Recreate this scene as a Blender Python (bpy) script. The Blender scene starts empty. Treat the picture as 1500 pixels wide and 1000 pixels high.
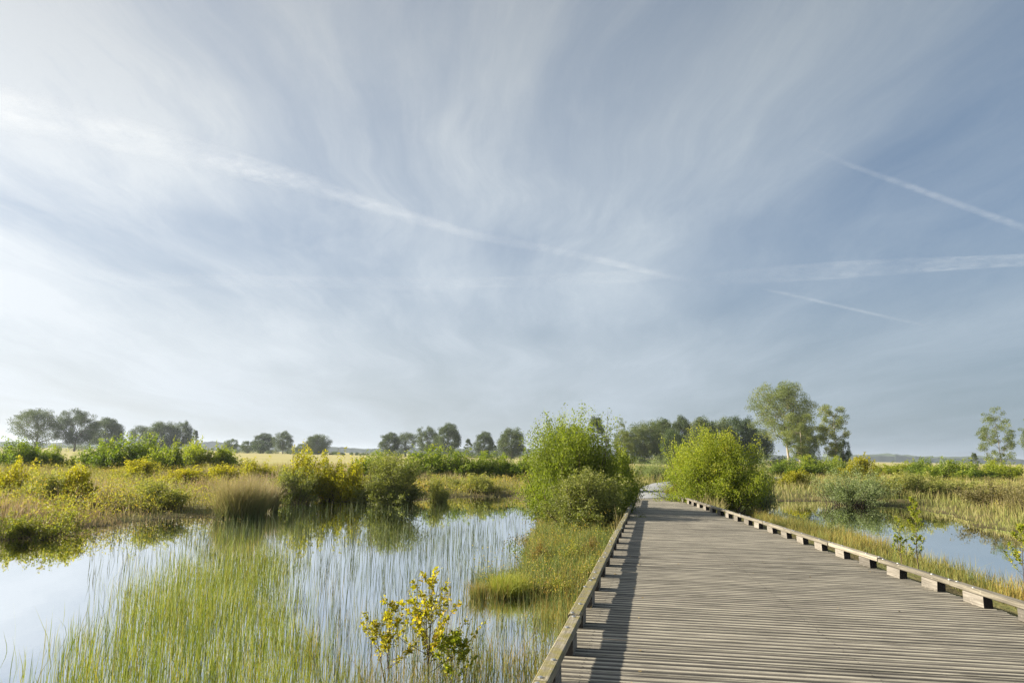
import bpy, math, random
import numpy as np
from mathutils import Matrix, Vector, Euler

# ------------------------------------------------------------------ camera, sky, sun, exposure
scene = bpy.context.scene
C = scene.collection
rng = np.random.default_rng(7)
random.seed(7)
F, PITCH, ROLL, CZ = 1050.0, math.radians(9.0), math.radians(1.0), 2.19
DECK = 0.55                                   # height of the deck above the water (water = 0)

cam_d = bpy.data.cameras.new('camera')
cam_d.sensor_width = 36.0
cam_d.lens = 36.0 * F / 1500.0
cam_d.clip_start, cam_d.clip_end = 0.1, 80000.0
cam = bpy.data.objects.new('camera', cam_d)
C.objects.link(cam)
CR = Matrix.Rotation(math.pi / 2 + PITCH, 3, 'X') @ Matrix.Rotation(ROLL, 3, 'Z')
cam.matrix_world = Matrix.Translation((0, 0, CZ)) @ CR.to_4x4()
scene.camera = cam

SUN_EL, SUN_AZ = math.radians(24.0), math.radians(-80.0)      # azimuth from +Y, clockwise seen from above
SUN = Vector((math.sin(SUN_AZ) * math.cos(SUN_EL), math.cos(SUN_AZ) * math.cos(SUN_EL), math.sin(SUN_EL)))

scene.view_settings.view_transform = 'Standard'
scene.view_settings.look = 'None'
scene.view_settings.exposure = 1.42
scene.view_settings.gamma = 1.0
scene.view_settings.use_curve_mapping = False
scene.cycles.max_bounces = 8
scene.cycles.diffuse_bounces = 4
scene.cycles.glossy_bounces = 3
scene.cycles.transmission_bounces = 4
scene.cycles.transparent_max_bounces = 8
scene.cycles.volume_bounces = 0
scene.cycles.sample_clamp_indirect = 6.0
scene.cycles.caustics_reflective = False
scene.cycles.caustics_refractive = False
scene.render.filter_size = 1.0
scene.cycles.use_denoising = True
scene.cycles.denoising_prefilter = 'NONE'


class NT:
    """A thin wrapper that writes node trees in a line each."""
    def __init__(self, tree):
        self.t = tree
        tree.nodes.clear()

    def n(self, typ, **kw):
        nd = self.t.nodes.new(typ)
        for k, v in kw.items():
            setattr(nd, k, v)
        return nd

    def put(self, sock, v):
        if v is None:
            return
        if isinstance(v, bpy.types.NodeSocket):
            self.t.links.new(v, sock)
        elif isinstance(v, (tuple, list)) and len(v) == 3 and sock.type == 'RGBA':
            sock.default_value = (*v, 1)
        else:
            sock.default_value = v

    def math(self, op, a, b=None, c=None, clamp=False):
        nd = self.n('ShaderNodeMath', operation=op, use_clamp=clamp)
        for i, v in enumerate((a, b, c)):
            self.put(nd.inputs[i], v)
        return nd.outputs[0]

    def vmath(self, op, a, b=None):
        nd = self.n('ShaderNodeVectorMath', operation=op)
        self.put(nd.inputs[0], a)
        self.put(nd.inputs[1], b)
        return nd.outputs['Value'] if op in ('DOT_PRODUCT', 'LENGTH') else nd.outputs[0]

    def mix(self, f, a, b, blend='MIX'):
        nd = self.n('ShaderNodeMix', data_type='RGBA', blend_type=blend)
        self.put(nd.inputs['Factor'], f)
        self.put(nd.inputs[6], a)
        self.put(nd.inputs[7], b)
        return nd.outputs[2]

    def noise(self, vec, scale, detail=4, rough=.5, dist=0.0):
        nd = self.n('ShaderNodeTexNoise')
        self.put(nd.inputs['Vector'], vec)
        nd.inputs['Scale'].default_value = scale
        nd.inputs['Detail'].default_value = detail
        nd.inputs['Roughness'].default_value = rough
        nd.inputs['Distortion'].default_value = dist
        return nd.outputs[0]

    def smooth(self, v, lo, hi, a=0.0, b=1.0):
        nd = self.n('ShaderNodeMapRange', interpolation_type='SMOOTHSTEP')
        self.put(nd.inputs[0], v)
        for i, q in enumerate((lo, hi, a, b)):
            nd.inputs[i + 1].default_value = q
        return nd.outputs[0]

    def ramp(self, f, stops):
        nd = self.n('ShaderNodeValToRGB')
        el = nd.color_ramp.elements
        while len(el) < len(stops):
            el.new(0.5)
        for e, (p, c) in zip(el, stops):
            e.position = p
            e.color = (*c, 1)
        self.put(nd.inputs[0], f)
        return nd.outputs[0]

    def comb(self, x, y, z=0.0):
        nd = self.n('ShaderNodeCombineXYZ')
        for i, v in enumerate((x, y, z)):
            self.put(nd.inputs[i], v)
        return nd.outputs[0]

    def sep(self, v):
        nd = self.n('ShaderNodeSeparateXYZ')
        self.put(nd.inputs[0], v)
        return nd.outputs

    def mapping(self, v, loc=(0, 0, 0), rot=(0, 0, 0), scale=(1, 1, 1)):
        nd = self.n('ShaderNodeMapping')
        self.put(nd.inputs[0], v)
        nd.inputs[1].default_value = loc
        nd.inputs[2].default_value = rot
        nd.inputs[3].default_value = scale
        return nd.outputs[0]


world = bpy.data.worlds.new('World')
scene.world = world
world.use_nodes = True
w = NT(world.node_tree)
SKY_STRENGTH = 0.09
sky = w.n('ShaderNodeTexSky', sky_type='NISHITA')
sky.sun_disc = False
sky.sun_elevation = SUN_EL
sky.sun_rotation = SUN_AZ
sky.air_density, sky.dust_density, sky.ozone_density = 1.0, 1.6, 1.5
d = w.n('ShaderNodeTexCoord').outputs['Generated']
dx, dy, dz = w.sep(d)
zc = w.math('ADD', w.math('MAXIMUM', dz, 0.0), 0.10)
p = w.comb(w.math('DIVIDE', dx, zc), w.math('DIVIDE', dy, zc))          # the cloud layer seen as a sheet high above
warp = w.n('ShaderNodeTexNoise')
w.put(warp.inputs['Vector'], p)
warp.inputs['Scale'].default_value = 0.5
warp.inputs['Detail'].default_value = 4.0
warp.inputs['Roughness'].default_value = 0.45
off = w.vmath('MULTIPLY', w.vmath('SUBTRACT', warp.outputs['Color'], (0.5, 0.5, 0.5)), (1.1, 1.1, 0.0))
q = w.vmath('ADD', p, off)
AX = math.radians(6.0)                                                   # the bands of cirrus run away from the camera
broad = w.noise(w.mapping(q, (3.1, 1.7, 0), (0, 0, AX), (0.75, 0.30, 1)), 1.0, 3, .5)
streak = w.noise(w.mapping(q, (7.3, 0.4, 0), (0, 0, AX), (1.7, 0.42, 1)), 1.0, 6, .58, .1)
wisp = w.noise(w.mapping(q, (1.3, 5.2, 0), (0, 0, AX + .45), (4.2, 1.3, 1)), 1.0, 8, .68, .3)
sd = w.vmath('DOT_PRODUCT', d, tuple(SUN))                               # 1 towards the sun
veil = w.smooth(sd, -0.60, 0.78)
cover = w.math('ADD', w.smooth(broad, .33, .66, 0.0, .62), w.smooth(streak, .34, .72, 0.0, .32))
cover = w.math('ADD', cover, w.smooth(wisp, .40, .75, 0.0, .18))
fibre = w.noise(w.mapping(q, (4.3, 2.2, 0), (0, 0, AX - .12), (9.0, 1.1, 1)), 1.0, 7, .7, .2)
cover = w.math('ADD', cover, w.math('MULTIPLY', w.smooth(fibre, .38, .75, -.03, .10), w.smooth(broad, .30, .60)))
cover = w.math('MULTIPLY', cover, w.math('MULTIPLY_ADD', veil, .35, .70))
cover = w.math('ADD', w.math('MULTIPLY_ADD', veil, .28, cover), .05)
haz = w.math('SUBTRACT', 1.0, w.smooth(dz, 0.0, 0.34))                   # thicker air towards the horizon
cover = w.math('MULTIPLY', cover, w.math('MULTIPLY_ADD', haz, -0.18, 1.0))
cover = w.math('MINIMUM', w.math('MAXIMUM', cover, 0.0), 1.0)
glow = w.math('POWER', w.math('MAXIMUM', w.math('MULTIPLY_ADD', sd, .5, .5), 0.0), 2.4)
low = w.math('SUBTRACT', 1.0, w.smooth(dz, 0.18, 0.75, 0.0, .45))        # a longer way through the ice cloud near the horizon: brighter
cl = w.mix(glow, (1.80, 2.20, 2.58), (4.45, 4.6, 4.75))
cl = w.mix(1.0, cl, w.comb(low, low, low), 'MULTIPLY')
clear = w.mix(.5, w.mix(1.0, sky.outputs[0], (.38, .46, .55), 'MULTIPLY'), (.56, .90, 1.36))
hz = w.mix(glow, (1.16, 1.50, 1.74), (4.4, 4.4, 4.2))
clear = w.mix(w.math('MULTIPLY', haz, .85), clear, hz)
col = w.mix(cover, clear, cl)
bg = w.n('ShaderNodeBackground')
w.put(bg.inputs[0], col)
bg.inputs[1].default_value = SKY_STRENGTH
w.t.links.new(bg.outputs[0], w.n('ShaderNodeOutputWorld').inputs[0])

sun_d = bpy.data.lights.new('sun', 'SUN')
sun_d.energy = 4.6
sun_d.angle = math.radians(0.9)
sun_d.color = (1.0, 0.92, 0.78)
sun = bpy.data.objects.new('sun', sun_d)
sun.rotation_euler = (-SUN).to_track_quat('-Z', 'Y').to_euler()
C.objects.link(sun)


# ------------------------------------------------------------------ helpers
def at(x, y, z=0.0):
    """The point at height z that the photograph shows at pixel (x, y) of its 1500 x 1000."""
    v = CR @ Vector(((x - 750) / F, (500 - y) / F, -1))
    t = (z - CZ) / v.z
    return (v.x * t, v.y * t)


def col_x(x, depth, y=665):
    v = CR @ Vector(((x - 750) / F, (500 - y) / F, -1))
    return v.x / v.y * depth


def hor(x):
    return 666.4 + (x - 750) * 0.01745


def tag(o, label=None, cat=None, group=None, kind=None):
    for k, v in (('label', label), ('category', cat), ('group', group), ('kind', kind)):
        if v:
            o[k] = v
    return o


def empty(name, loc=(0, 0, 0), rz=0.0):
    o = bpy.data.objects.new(name, None)
    o.location = loc
    o.rotation_euler = (0, 0, rz)
    C.objects.link(o)
    return o


def link(name, me, parent=None, loc=(0, 0, 0), rot=(0, 0, 0), scale=(1, 1, 1)):
    o = bpy.data.objects.new(name, me)
    o.location, o.rotation_euler, o.scale = loc, rot, scale
    if parent is not None:
        o.parent = parent
    C.objects.link(o)
    return o


def mesh_np(name, V, polys, mat, attrs=None, smooth=False):
    """A mesh from arrays: V (n,3); polys a list of (m,k) index arrays; attrs {name: (n,) floats per vertex}."""
    me = bpy.data.meshes.new(name)
    V = np.ascontiguousarray(V, dtype=np.float32)
    me.vertices.add(len(V))
    me.vertices.foreach_set('co', V.ravel())
    idx = np.concatenate([a.ravel() for a in polys]).astype(np.int32)
    cnt = np.concatenate([np.full(len(a), a.shape[1], dtype=np.int32) for a in polys])
    me.loops.add(len(idx))
    me.loops.foreach_set('vertex_index', idx)
    me.polygons.add(len(cnt))
    st = np.zeros(len(cnt), dtype=np.int32)
    st[1:] = np.cumsum(cnt)[:-1]
    me.polygons.foreach_set('loop_start', st)
    me.polygons.foreach_set('use_smooth', np.full(len(cnt), smooth, dtype=bool))
    for k, a in (attrs or {}).items():
        at_ = me.attributes.new(k, 'FLOAT', 'POINT')
        at_.data.foreach_set('value', np.ascontiguousarray(a, dtype=np.float32))
    me.update(calc_edges=True)
    me.materials.append(mat)
    return me


def unit(v):
    return v / np.maximum(np.linalg.norm(v, axis=-1, keepdims=True), 1e-9)


def leaves(c, l, wd, up=None, r=rng):
    """One bent leaf (a quad) at each point c; l, wd lengths and widths."""
    n = len(c)
    a = r.normal(size=(n, 3))
    if up is not None:
        a = a + np.asarray(up)
    a = unit(a)
    b = unit(np.cross(a, r.normal(size=(n, 3))))
    nn = np.cross(a, b)
    l = np.broadcast_to(l, n)[:, None]
    wd = np.broadcast_to(wd, n)[:, None]
    V = np.stack([c - a * l * .5, c + b * wd * .5 + a * l * .08 + nn * wd * .12, c + a * l * .5, c - b * wd * .5 + a * l * .08 + nn * wd * .12], 1).reshape(-1, 3)
    return V, np.arange(4 * n).reshape(n, 4)


def tubes(p0, p1, r0, r1, k=5):
    """A tapered tube per segment."""
    p0, p1 = np.asarray(p0, float), np.asarray(p1, float)
    n = len(p0)
    ax = unit(p1 - p0)
    ref = np.where(np.abs(ax[:, 2:3]) > .9, np.array([[1., 0, 0]]), np.array([[0, 0, 1.]]))
    u = unit(np.cross(ax, ref))
    v = np.cross(ax, u)
    an = np.arange(k) * 2 * np.pi / k
    ring = u[:, None] * np.cos(an)[None, :, None] + v[:, None] * np.sin(an)[None, :, None]
    A = p0[:, None] + ring * np.broadcast_to(r0, n)[:, None, None]
    B = p1[:, None] + ring * np.broadcast_to(r1, n)[:, None, None]
    V = np.concatenate([A, B], 1).reshape(-1, 3)
    base = (np.arange(n) * 2 * k)[:, None]
    i = np.arange(k)
    j = (i + 1) % k
    Q = np.stack([base + i, base + j, base + k + j, base + k + i], -1).reshape(-1, 4)
    return V, Q


def blades(pt, h, wd, lean, tint, r=rng, bend=.25):
    """Grass blades: a tapered strip of three triangles at each root pt (n,3)."""
    n = len(pt)
    h = np.broadcast_to(h, n)[:, None]
    wd = np.broadcast_to(wd, n)[:, None]
    az = r.uniform(0, 2 * np.pi, n)
    s = np.stack([np.cos(az), np.sin(az), np.zeros(n)], 1)
    la = r.uniform(0, 2 * np.pi, n)
    ld = np.stack([np.cos(la), np.sin(la), np.zeros(n)], 1) * np.abs(r.normal(size=(n, 1))) * np.broadcast_to(lean, n)[:, None]
    up = np.array([[0, 0, 1.]])
    m = pt + up * h * .55 + ld * h * .45
    t = pt + up * h * (1 - .3 * np.linalg.norm(ld, axis=1, keepdims=True) ** 2) + ld * h * (1 + bend)
    V = np.stack([pt - s * wd * .5, pt + s * wd * .5, m - s * wd * .38, m + s * wd * .38, t], 1).reshape(-1, 3)
    b = (np.arange(n) * 5)[:, None]
    T = np.concatenate([b + np.array([[0, 1, 2]]), b + np.array([[1, 3, 2]]), b + np.array([[2, 3, 4]])], 1).reshape(-1, 3)
    return V, T, {'tint': np.repeat(tint, 5), 'along': np.tile([0, 0, .55, .55, 1.0], n)}


def vnoise(x, y, s=1.0, seed=0):
    """Cheap smooth noise in about -1..1."""
    a = x * s + seed * 17.3
    b = y * s - seed * 9.1
    return (np.sin(a * 1.3 + 1.7 * np.sin(b * .9)) + np.sin(b * 1.7 + 1.3 * np.sin(a * 1.1 + 2)) + .6 * np.sin(a * 3.1 + b * 2.3) + .6 * np.sin(b * 3.7 - a * 2.9 + 1)) / 3.0


# ------------------------------------------------------------------ materials
def material(name):
    m = bpy.data.materials.new(name)
    m.use_nodes = True
    return m, NT(m.node_tree)


def finish(t, shader, disp=None):
    o = t.n('ShaderNodeOutputMaterial')
    t.t.links.new(shader, o.inputs[0])


def principled(t, color, rough=.7, spec=.3, normal=None):
    b = t.n('ShaderNodeBsdfPrincipled')
    t.put(b.inputs['Base Color'], color)
    t.put(b.inputs['Roughness'], rough)
    t.put(b.inputs['Specular IOR Level'], spec)
    if normal is not None:
        t.put(b.inputs['Normal'], normal)
    return b


def bump(t, h, strength=.5, dist=.02):
    b = t.n('ShaderNodeBump')
    b.inputs['Strength'].default_value = strength
    b.inputs['Distance'].default_value = dist
    t.put(b.inputs['Height'], h)
    return b.outputs[0]


def leaf_mat(name, stops, trans=.45, vary=.25, spec=.25, rough=.5, tcol=(1.15, 1.25, .55)):
    """Leaves: the tint stored on each leaf picks its colour; light also passes through."""
    m, t = material(name)
    ti = t.n('ShaderNodeAttribute', attribute_name='tint').outputs['Fac']
    ob = t.n('ShaderNodeObjectInfo').outputs['Random']
    ti = t.math('ADD', ti, t.math('MULTIPLY_ADD', ob, vary, -vary / 2))
    c = t.ramp(ti, stops)
    b = principled(t, c, rough, spec)
    tr = t.n('ShaderNodeBsdfTranslucent')
    t.put(tr.inputs[0], t.mix(1.0, c, tcol, 'MULTIPLY'))
    ms = t.n('ShaderNodeMixShader')
    ms.inputs[0].default_value = trans
    t.t.links.new(b.outputs[0], ms.inputs[1])
    t.t.links.new(tr.outputs[0], ms.inputs[2])
    finish(t, ms.outputs[0])
    return m


def blade_mat(name, base, mid, tip, trans=.35):
    """Blades: three ramps of colour from root to tip, each spread by the tint stored on the blade."""
    m, t = material(name)
    ti = t.n('ShaderNodeAttribute', attribute_name='tint').outputs['Fac']
    al = t.n('ShaderNodeAttribute', attribute_name='along').outputs['Fac']
    c0, c1, c2 = (t.ramp(ti, s) for s in (base, mid, tip))
    c = t.mix(t.smooth(al, 0.0, .5), c0, c1)
    c = t.mix(t.smooth(al, .5, 1.0), c, c2)
    b = principled(t, c, .55, .25)
    tr = t.n('ShaderNodeBsdfTranslucent')
    t.put(tr.inputs[0], c)
    ms = t.n('ShaderNodeMixShader')
    ms.inputs[0].default_value = trans
    t.t.links.new(b.outputs[0], ms.inputs[1])
    t.t.links.new(tr.outputs[0], ms.inputs[2])
    finish(t, ms.outputs[0])
    return m


def bark_mat(name, a, b_, scale=3.0):
    m, t = material(name)
    co = t.n('ShaderNodeTexCoord').outputs['Object']
    n = t.noise(t.mapping(co, scale=(1, 1, .25)), scale, 4, .6)
    finish(t, principled(t, t.mix(t.smooth(n, .35, .65), a, b_), .85, .15, bump(t, n, .6, .05)).outputs[0])
    return m


M = {}
M['green'] = leaf_mat('green_leaf', [(0, (0.081, 0.121, 0.019)), (.40, (0.189, 0.256, 0.029)), (.75, (0.391, 0.419, 0.048)), (1, (0.621, 0.553, 0.067))])
M['bright'] = leaf_mat('bright_leaf', [(0, (0.112, 0.146, 0.022)), (.40, (0.258, 0.302, 0.034)), (.75, (0.437, 0.437, 0.050)), (1, (0.627, 0.504, 0.067))], .5)
M['yellow'] = leaf_mat('yellow_leaf', [(0, (0.200, 0.200, 0.022)), (.4, (0.420, 0.380, 0.030)), (.8, (0.620, 0.500, 0.040)), (1, (0.660, 0.400, 0.045))], .5)
M['olive'] = leaf_mat('olive_leaf', [(0, (0.144, 0.166, 0.051)), (.45, (0.302, 0.309, 0.086)), (.8, (0.489, 0.446, 0.122)), (1, (0.604, 0.431, 0.129))], .4)
M['willow'] = leaf_mat('willow_leaf', [(0, (0.144, 0.179, 0.079)), (.5, (0.287, 0.338, 0.144)), (.85, (0.446, 0.475, 0.187)), (1, (0.546, 0.504, 0.187))], .35)
M['rust'] = leaf_mat('rust_leaf', [(0, (0.140, 0.100, 0.040)), (.4, (0.280, 0.190, 0.060)), (.75, (0.380, 0.270, 0.070)), (1, (0.420, 0.200, 0.060))], .4)
M['oak'] = leaf_mat('oak_leaf', [(0, (0.052, 0.075, 0.032)), (.5, (0.098, 0.132, 0.048)), (1, (0.196, 0.218, 0.075))], .3, .3)
M['forest'] = leaf_mat('forest_leaf', [(0, (0.052, 0.081, 0.034)), (.5, (0.103, 0.144, 0.053)), (1, (0.218, 0.230, 0.081))], .3, .5)
M['birch'] = leaf_mat('birch_leaf', [(0, (0.103, 0.132, 0.046)), (.5, (0.207, 0.241, 0.075)), (1, (0.368, 0.333, 0.103))], .38, .3)
M['bark'] = bark_mat('grey_bark', (.10, .085, .065), (.22, .19, .15))
M['pale_bark'] = bark_mat('pale_bark', (.34, .29, .22), (.55, .48, .38), 1.2)
M['twig'] = bark_mat('twig_bark', (.07, .05, .035), (.14, .105, .075), 12)

M['reed'] = blade_mat('reed_blade', [(0, (.06, .07, .025)), (1, (.16, .14, .05))],
                      [(0, (.13, .19, .03)), (.5, (.31, .37, .04)), (1, (.46, .38, .07))],
                      [(0, (.20, .26, .04)), (.6, (.44, .46, .06)), (1, (.58, .46, .12))])
M['rush'] = blade_mat('rush_blade', [(0, (.05, .055, .03)), (1, (.12, .11, .06))],
                      [(0, (.07, .11, .03)), (.6, (.13, .17, .05)), (1, (.22, .19, .09))],
                      [(0, (.10, .13, .04)), (.7, (.19, .20, .07)), (1, (.28, .22, .12))], .25)
M['sedge'] = blade_mat('sedge_blade', [(0, (.07, .09, .025)), (1, (.16, .13, .05))],
                       [(0, (.13, .19, .04)), (.5, (.28, .26, .06)), (1, (.42, .25, .06))],
                       [(0, (.22, .26, .06)), (.5, (.45, .33, .09)), (1, (.52, .26, .07))])
M['moor'] = blade_mat('moor_grass_blade', [(0, (.13, .18, .04)), (1, (.20, .18, .07))],
                      [(0, (.26, .28, .07)), (.5, (.36, .31, .11)), (1, (.38, .28, .14))],
                      [(0, (.46, .40, .13)), (.5, (.47, .35, .20)), (1, (.46, .30, .22))])
M['meadow'] = blade_mat('meadow_blade', [(0, (.16, .17, .05)), (1, (.26, .22, .08))],
                        [(0, (.27, .28, .08)), (1, (.42, .34, .14))],
                        [(0, (.36, .34, .11)), (1, (.50, .40, .19))])
M['heath'] = leaf_mat('heath_leaf', [(0, (.12, .15, .03)), (.4, (.28, .28, .055)), (.75, (.46, .38, .07)), (1, (.50, .30, .08))], .45)
M['brown'] = leaf_mat('brown_leaf', [(0, (.13, .115, .05)), (.45, (.24, .205, .085)), (.8, (.34, .28, .11)), (1, (.40, .30, .13))], .4)
M['dead'] = leaf_mat('dead_leaf', [(0, (.10, .075, .04)), (.5, (.24, .17, .08)), (1, (.38, .28, .12))], .25)


def wood_mat(name, dark, light, moss=None, edge=None):
    m, t = material(name)
    co = t.n('ShaderNodeTexCoord').outputs['Object']
    rnd = t.n('ShaderNodeObjectInfo').outputs['Random']
    co = t.vmath('ADD', co, t.comb(t.math('MULTIPLY', rnd, 83.0), t.math('MULTIPLY', rnd, 37.0), 0.0))
    grain = t.noise(t.mapping(co, scale=(2.2, 70, 70)), 1.0, 5, .65, .4)
    blot = t.noise(t.mapping(co, scale=(1.3, 6, 6)), 1.0, 4, .6, .5)
    spots = t.noise(co, 22.0, 3, .6)
    c = t.mix(t.smooth(grain, .32, .70), dark, light)
    c = t.mix(t.math('MULTIPLY', t.smooth(blot, .42, .72), .5), c, tuple(x * .6 for x in dark))
    c = t.mix(t.math('MULTIPLY', t.smooth(spots, .62, .74), .5), c, tuple(min(1, x * 1.5) for x in light))
    tone = t.math('MULTIPLY_ADD', rnd, .8, .55)
    c = t.mix(1.0, c, t.comb(tone, tone, tone), 'MULTIPLY')
    if edge:
        ed = t.n('ShaderNodeAttribute', attribute_name='edge').outputs['Fac']
        c = t.mix(t.math('MULTIPLY', ed, t.smooth(blot, .72, .34, .35, 1.0)), c, edge)
    if moss:
        mo = t.noise(co, 9.0, 5, .65)
        up = t.sep(t.n('ShaderNodeNewGeometry').outputs['Normal'])[2]
        f = t.math('MULTIPLY', t.smooth(mo, .36, .60), t.smooth(up, .3, .9, .25, 1.0))
        c = t.mix(f, c, t.mix(spots, moss[0], moss[1]))
    h = t.math('ADD', grain, t.math('MULTIPLY', spots, .4))
    finish(t, principled(t, c, .78, .25, bump(t, h, .7, .006)).outputs[0])
    return m


M['plank'] = wood_mat('weathered_plank', (.030, .026, .021), (.120, .107, .088), edge=(.56, .51, .40))
M['mossy_beam'] = wood_mat('mossy_beam', (.13, .115, .085), (.29, .255, .19), moss=((.15, .135, .045), (.26, .22, .09)))
M['grey_beam'] = wood_mat('grey_beam', (.13, .115, .085), (.31, .275, .21))
M['block'] = wood_mat('grey_block', (.14, .125, .10), (.28, .25, .21))
M['end_shade_screw'] = wood_mat('painted_end_shade_and_screw', (.014, .013, .012), (.035, .031, .028))  # near-black colour paints shade onto the block ends; the dark screws share it
m, t = material('bolt_steel')
b = principled(t, (.55, .54, .52), .35, .5)
b.inputs['Metallic'].default_value = .8
finish(t, b.outputs[0])
M['bolt'] = m

# ground: wet peat at the ponds' edge, moss and litter on the banks, dry meadow far off
m, t = material('marsh_ground')
geo = t.n('ShaderNodeNewGeometry').outputs['Position']
gx, gy, gz = t.sep(geo)
n1 = t.noise(geo, .9, 6, .6)
n2 = t.noise(geo, 6.0, 5, .65)
n3 = t.noise(t.mapping(geo, scale=(.02, .10, .1)), 1.0, 5, .6)
c = t.mix(t.smooth(n1, .4, .62), (.115, .095, .045), (.15, .15, .05))
c = t.mix(t.smooth(n2, .45, .7, 0, .7), c, (.22, .17, .08))
c = t.mix(t.smooth(gz, -.04, .10), (.035, .027, .016), c)
far = t.smooth(t.vmath('LENGTH', t.comb(gx, gy)), 55.0, 95.0)
fieldc = t.mix(t.smooth(n3, .35, .65), (.36, .33, .13), (.46, .38, .18))
fieldc = t.mix(t.smooth(t.noise(geo, .25, 5, .7), .35, .7, 0, .35), fieldc, (.24, .26, .08))
c = t.mix(far, c, fieldc)
finish(t, principled(t, c, .95, .1, bump(t, n2, .8, .08)).outputs[0])
M['ground'] = m

m, t = material('pond_water')
geo = t.n('ShaderNodeNewGeometry').outputs['Position']
rip = t.noise(t.mapping(geo, scale=(1, .55, 1)), 2.2, 3, .5)
rip2 = t.noise(t.mapping(geo, scale=(1, .4, 1)), .5, 2, .5)
nb = bump(t, t.math('ADD', rip, t.math('MULTIPLY', rip2, 2.0)), .05, .02)
b = principled(t, (.030, .022, .010), .02, .5, nb)
g = t.n('ShaderNodeBsdfGlossy')
g.inputs['Color'].default_value = (.94, .96, .98, 1)
g.inputs['Roughness'].default_value = .02
t.put(g.inputs['Normal'], nb)
ms = t.n('ShaderNodeMixShader')
lw = t.n('ShaderNodeLayerWeight')
lw.inputs['Blend'].default_value = .5
t.put(ms.inputs[0], t.math('MULTIPLY_ADD', lw.outputs['Facing'], 1.0, .14, clamp=True))
t.t.links.new(b.outputs[0], ms.inputs[1])
t.t.links.new(g.outputs[0], ms.inputs[2])
finish(t, ms.outputs[0])
M['water'] = m

m, t = material('path_gravel')
geo = t.n('ShaderNodeNewGeometry').outputs['Position']
n = t.noise(geo, 30.0, 4, .7)
finish(t, principled(t, t.mix(n, (.16, .166, .175), (.25, .256, .262)), .9, .15, bump(t, n, .6, .02)).outputs[0])
M['path'] = m

m, t = material('far_hill_wood')
geo = t.n('ShaderNodeNewGeometry').outputs['Position']
n = t.noise(geo, .05, 5, .7)
finish(t, principled(t, t.mix(n, (.03, .05, .03), (.08, .10, .05)), 1.0, .0).outputs[0])
M['hill'] = m

# ------------------------------------------------------------------ the lie of the land
pond_left = [(-700, 1300), (-600, 900), (-300, 815), (0, 792), (60, 788), (130, 778), (180, 764), (240, 760), (290, 757), (335, 760), (375, 752), (410, 738),
             (480, 731), (590, 734), (680, 728), (745, 727), (782, 738), (800, 765), (776, 800), (770, 830), (762, 850), (790, 868), (838, 874),
             (838, 930), (800, 1030), (700, 1350), (300, 1900)]
pond_right = [(1098, 742), (1130, 735), (1200, 733), (1262, 741), (1310, 741), (1385, 753), (1440, 772), (1500, 780), (1640, 800), (1900, 850), (1900, 960),
              (1640, 905), (1530, 880), (1480, 862), (1420, 842), (1370, 824), (1310, 806), (1250, 786), (1180, 770), (1120, 762)]
PONDS = [np.array([at(*q_) for q_ in P_]) for P_ in (pond_left, pond_right)]


def poly_sd(x, y, P):
    """Signed distance to polygon P, negative inside."""
    inside = np.zeros(x.shape, bool)
    dist = np.full(x.shape, 1e9)
    for i in range(len(P)):
        (ax, ay), (bx, by) = P[i], P[(i + 1) % len(P)]
        ex, ey = bx - ax, by - ay
        u = np.clip(((x - ax) * ex + (y - ay) * ey) / (ex * ex + ey * ey + 1e-12), 0, 1)
        dist = np.minimum(dist, np.hypot(x - ax - u * ex, y - ay - u * ey))
        cross = (ay > y) != (by > y)
        inside ^= cross & (x < ex * (y - ay) / (ey if ey else 1e-12) + ax)
    return np.where(inside, -dist, dist)


def pond_sd(x, y):
    s = np.minimum(poly_sd(x, y, PONDS[0]), poly_sd(x, y, PONDS[1]))
    return s + vnoise(x, y, 1.1, 1) * .25 * np.clip(y / 12, .3, 1.6)


def edge_l(y):                  # inner edges of the deck: it narrows away from the camera
    return .2 * y - .713


def edge_r(y):
    return .057 * y + 4.975


PATH = [(6.05, 29.6), (7.0, 34.0), (8.3, 40.0), (10.4, 47.0), (13.6, 54.0), (18.5, 61.0), (26, 69.0)]


def path_d(x, y):
    dd = np.full(np.shape(x), 1e9)
    for (ax, ay), (bx, by) in zip(PATH[:-1], PATH[1:]):
        ex, ey = bx - ax, by - ay
        u = np.clip(((x - ax) * ex + (y - ay) * ey) / (ex * ex + ey * ey), 0, 1)
        dd = np.minimum(dd, np.hypot(x - ax - u * ex, y - ay - u * ey))
    return dd


def ground_z(x, y, s=None):
    x, y = np.asarray(x, float), np.asarray(y, float)
    if s is None:
        s = pond_sd(x, y)
    r = np.hypot(x, y)
    h = np.where(s < 0, np.maximum(-.6, s * .35), .30 * (1 - np.exp(-np.maximum(s, 0) * .45)))
    h = h + np.clip(s, 0, 1) * (.05 * vnoise(x, y, .9, 2) + .03 * vnoise(x, y, 3.1, 3)) * np.clip(60 / np.maximum(r, 1), 0, 1)
    pd = path_d(x, y)
    h = np.where(pd < 2.2, h + (DECK - .03 - h) * np.clip(1.9 - pd, 0, 1), h)
    deck = (y < 30.2) & (y > -8) & (x > edge_l(y) - .6) & (x < edge_r(y) + .4)
    h = np.where(deck, np.minimum(h, .12), h)
    h = h + np.clip((r - 60) / 240, 0, 1) * .35
    return h


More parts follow.
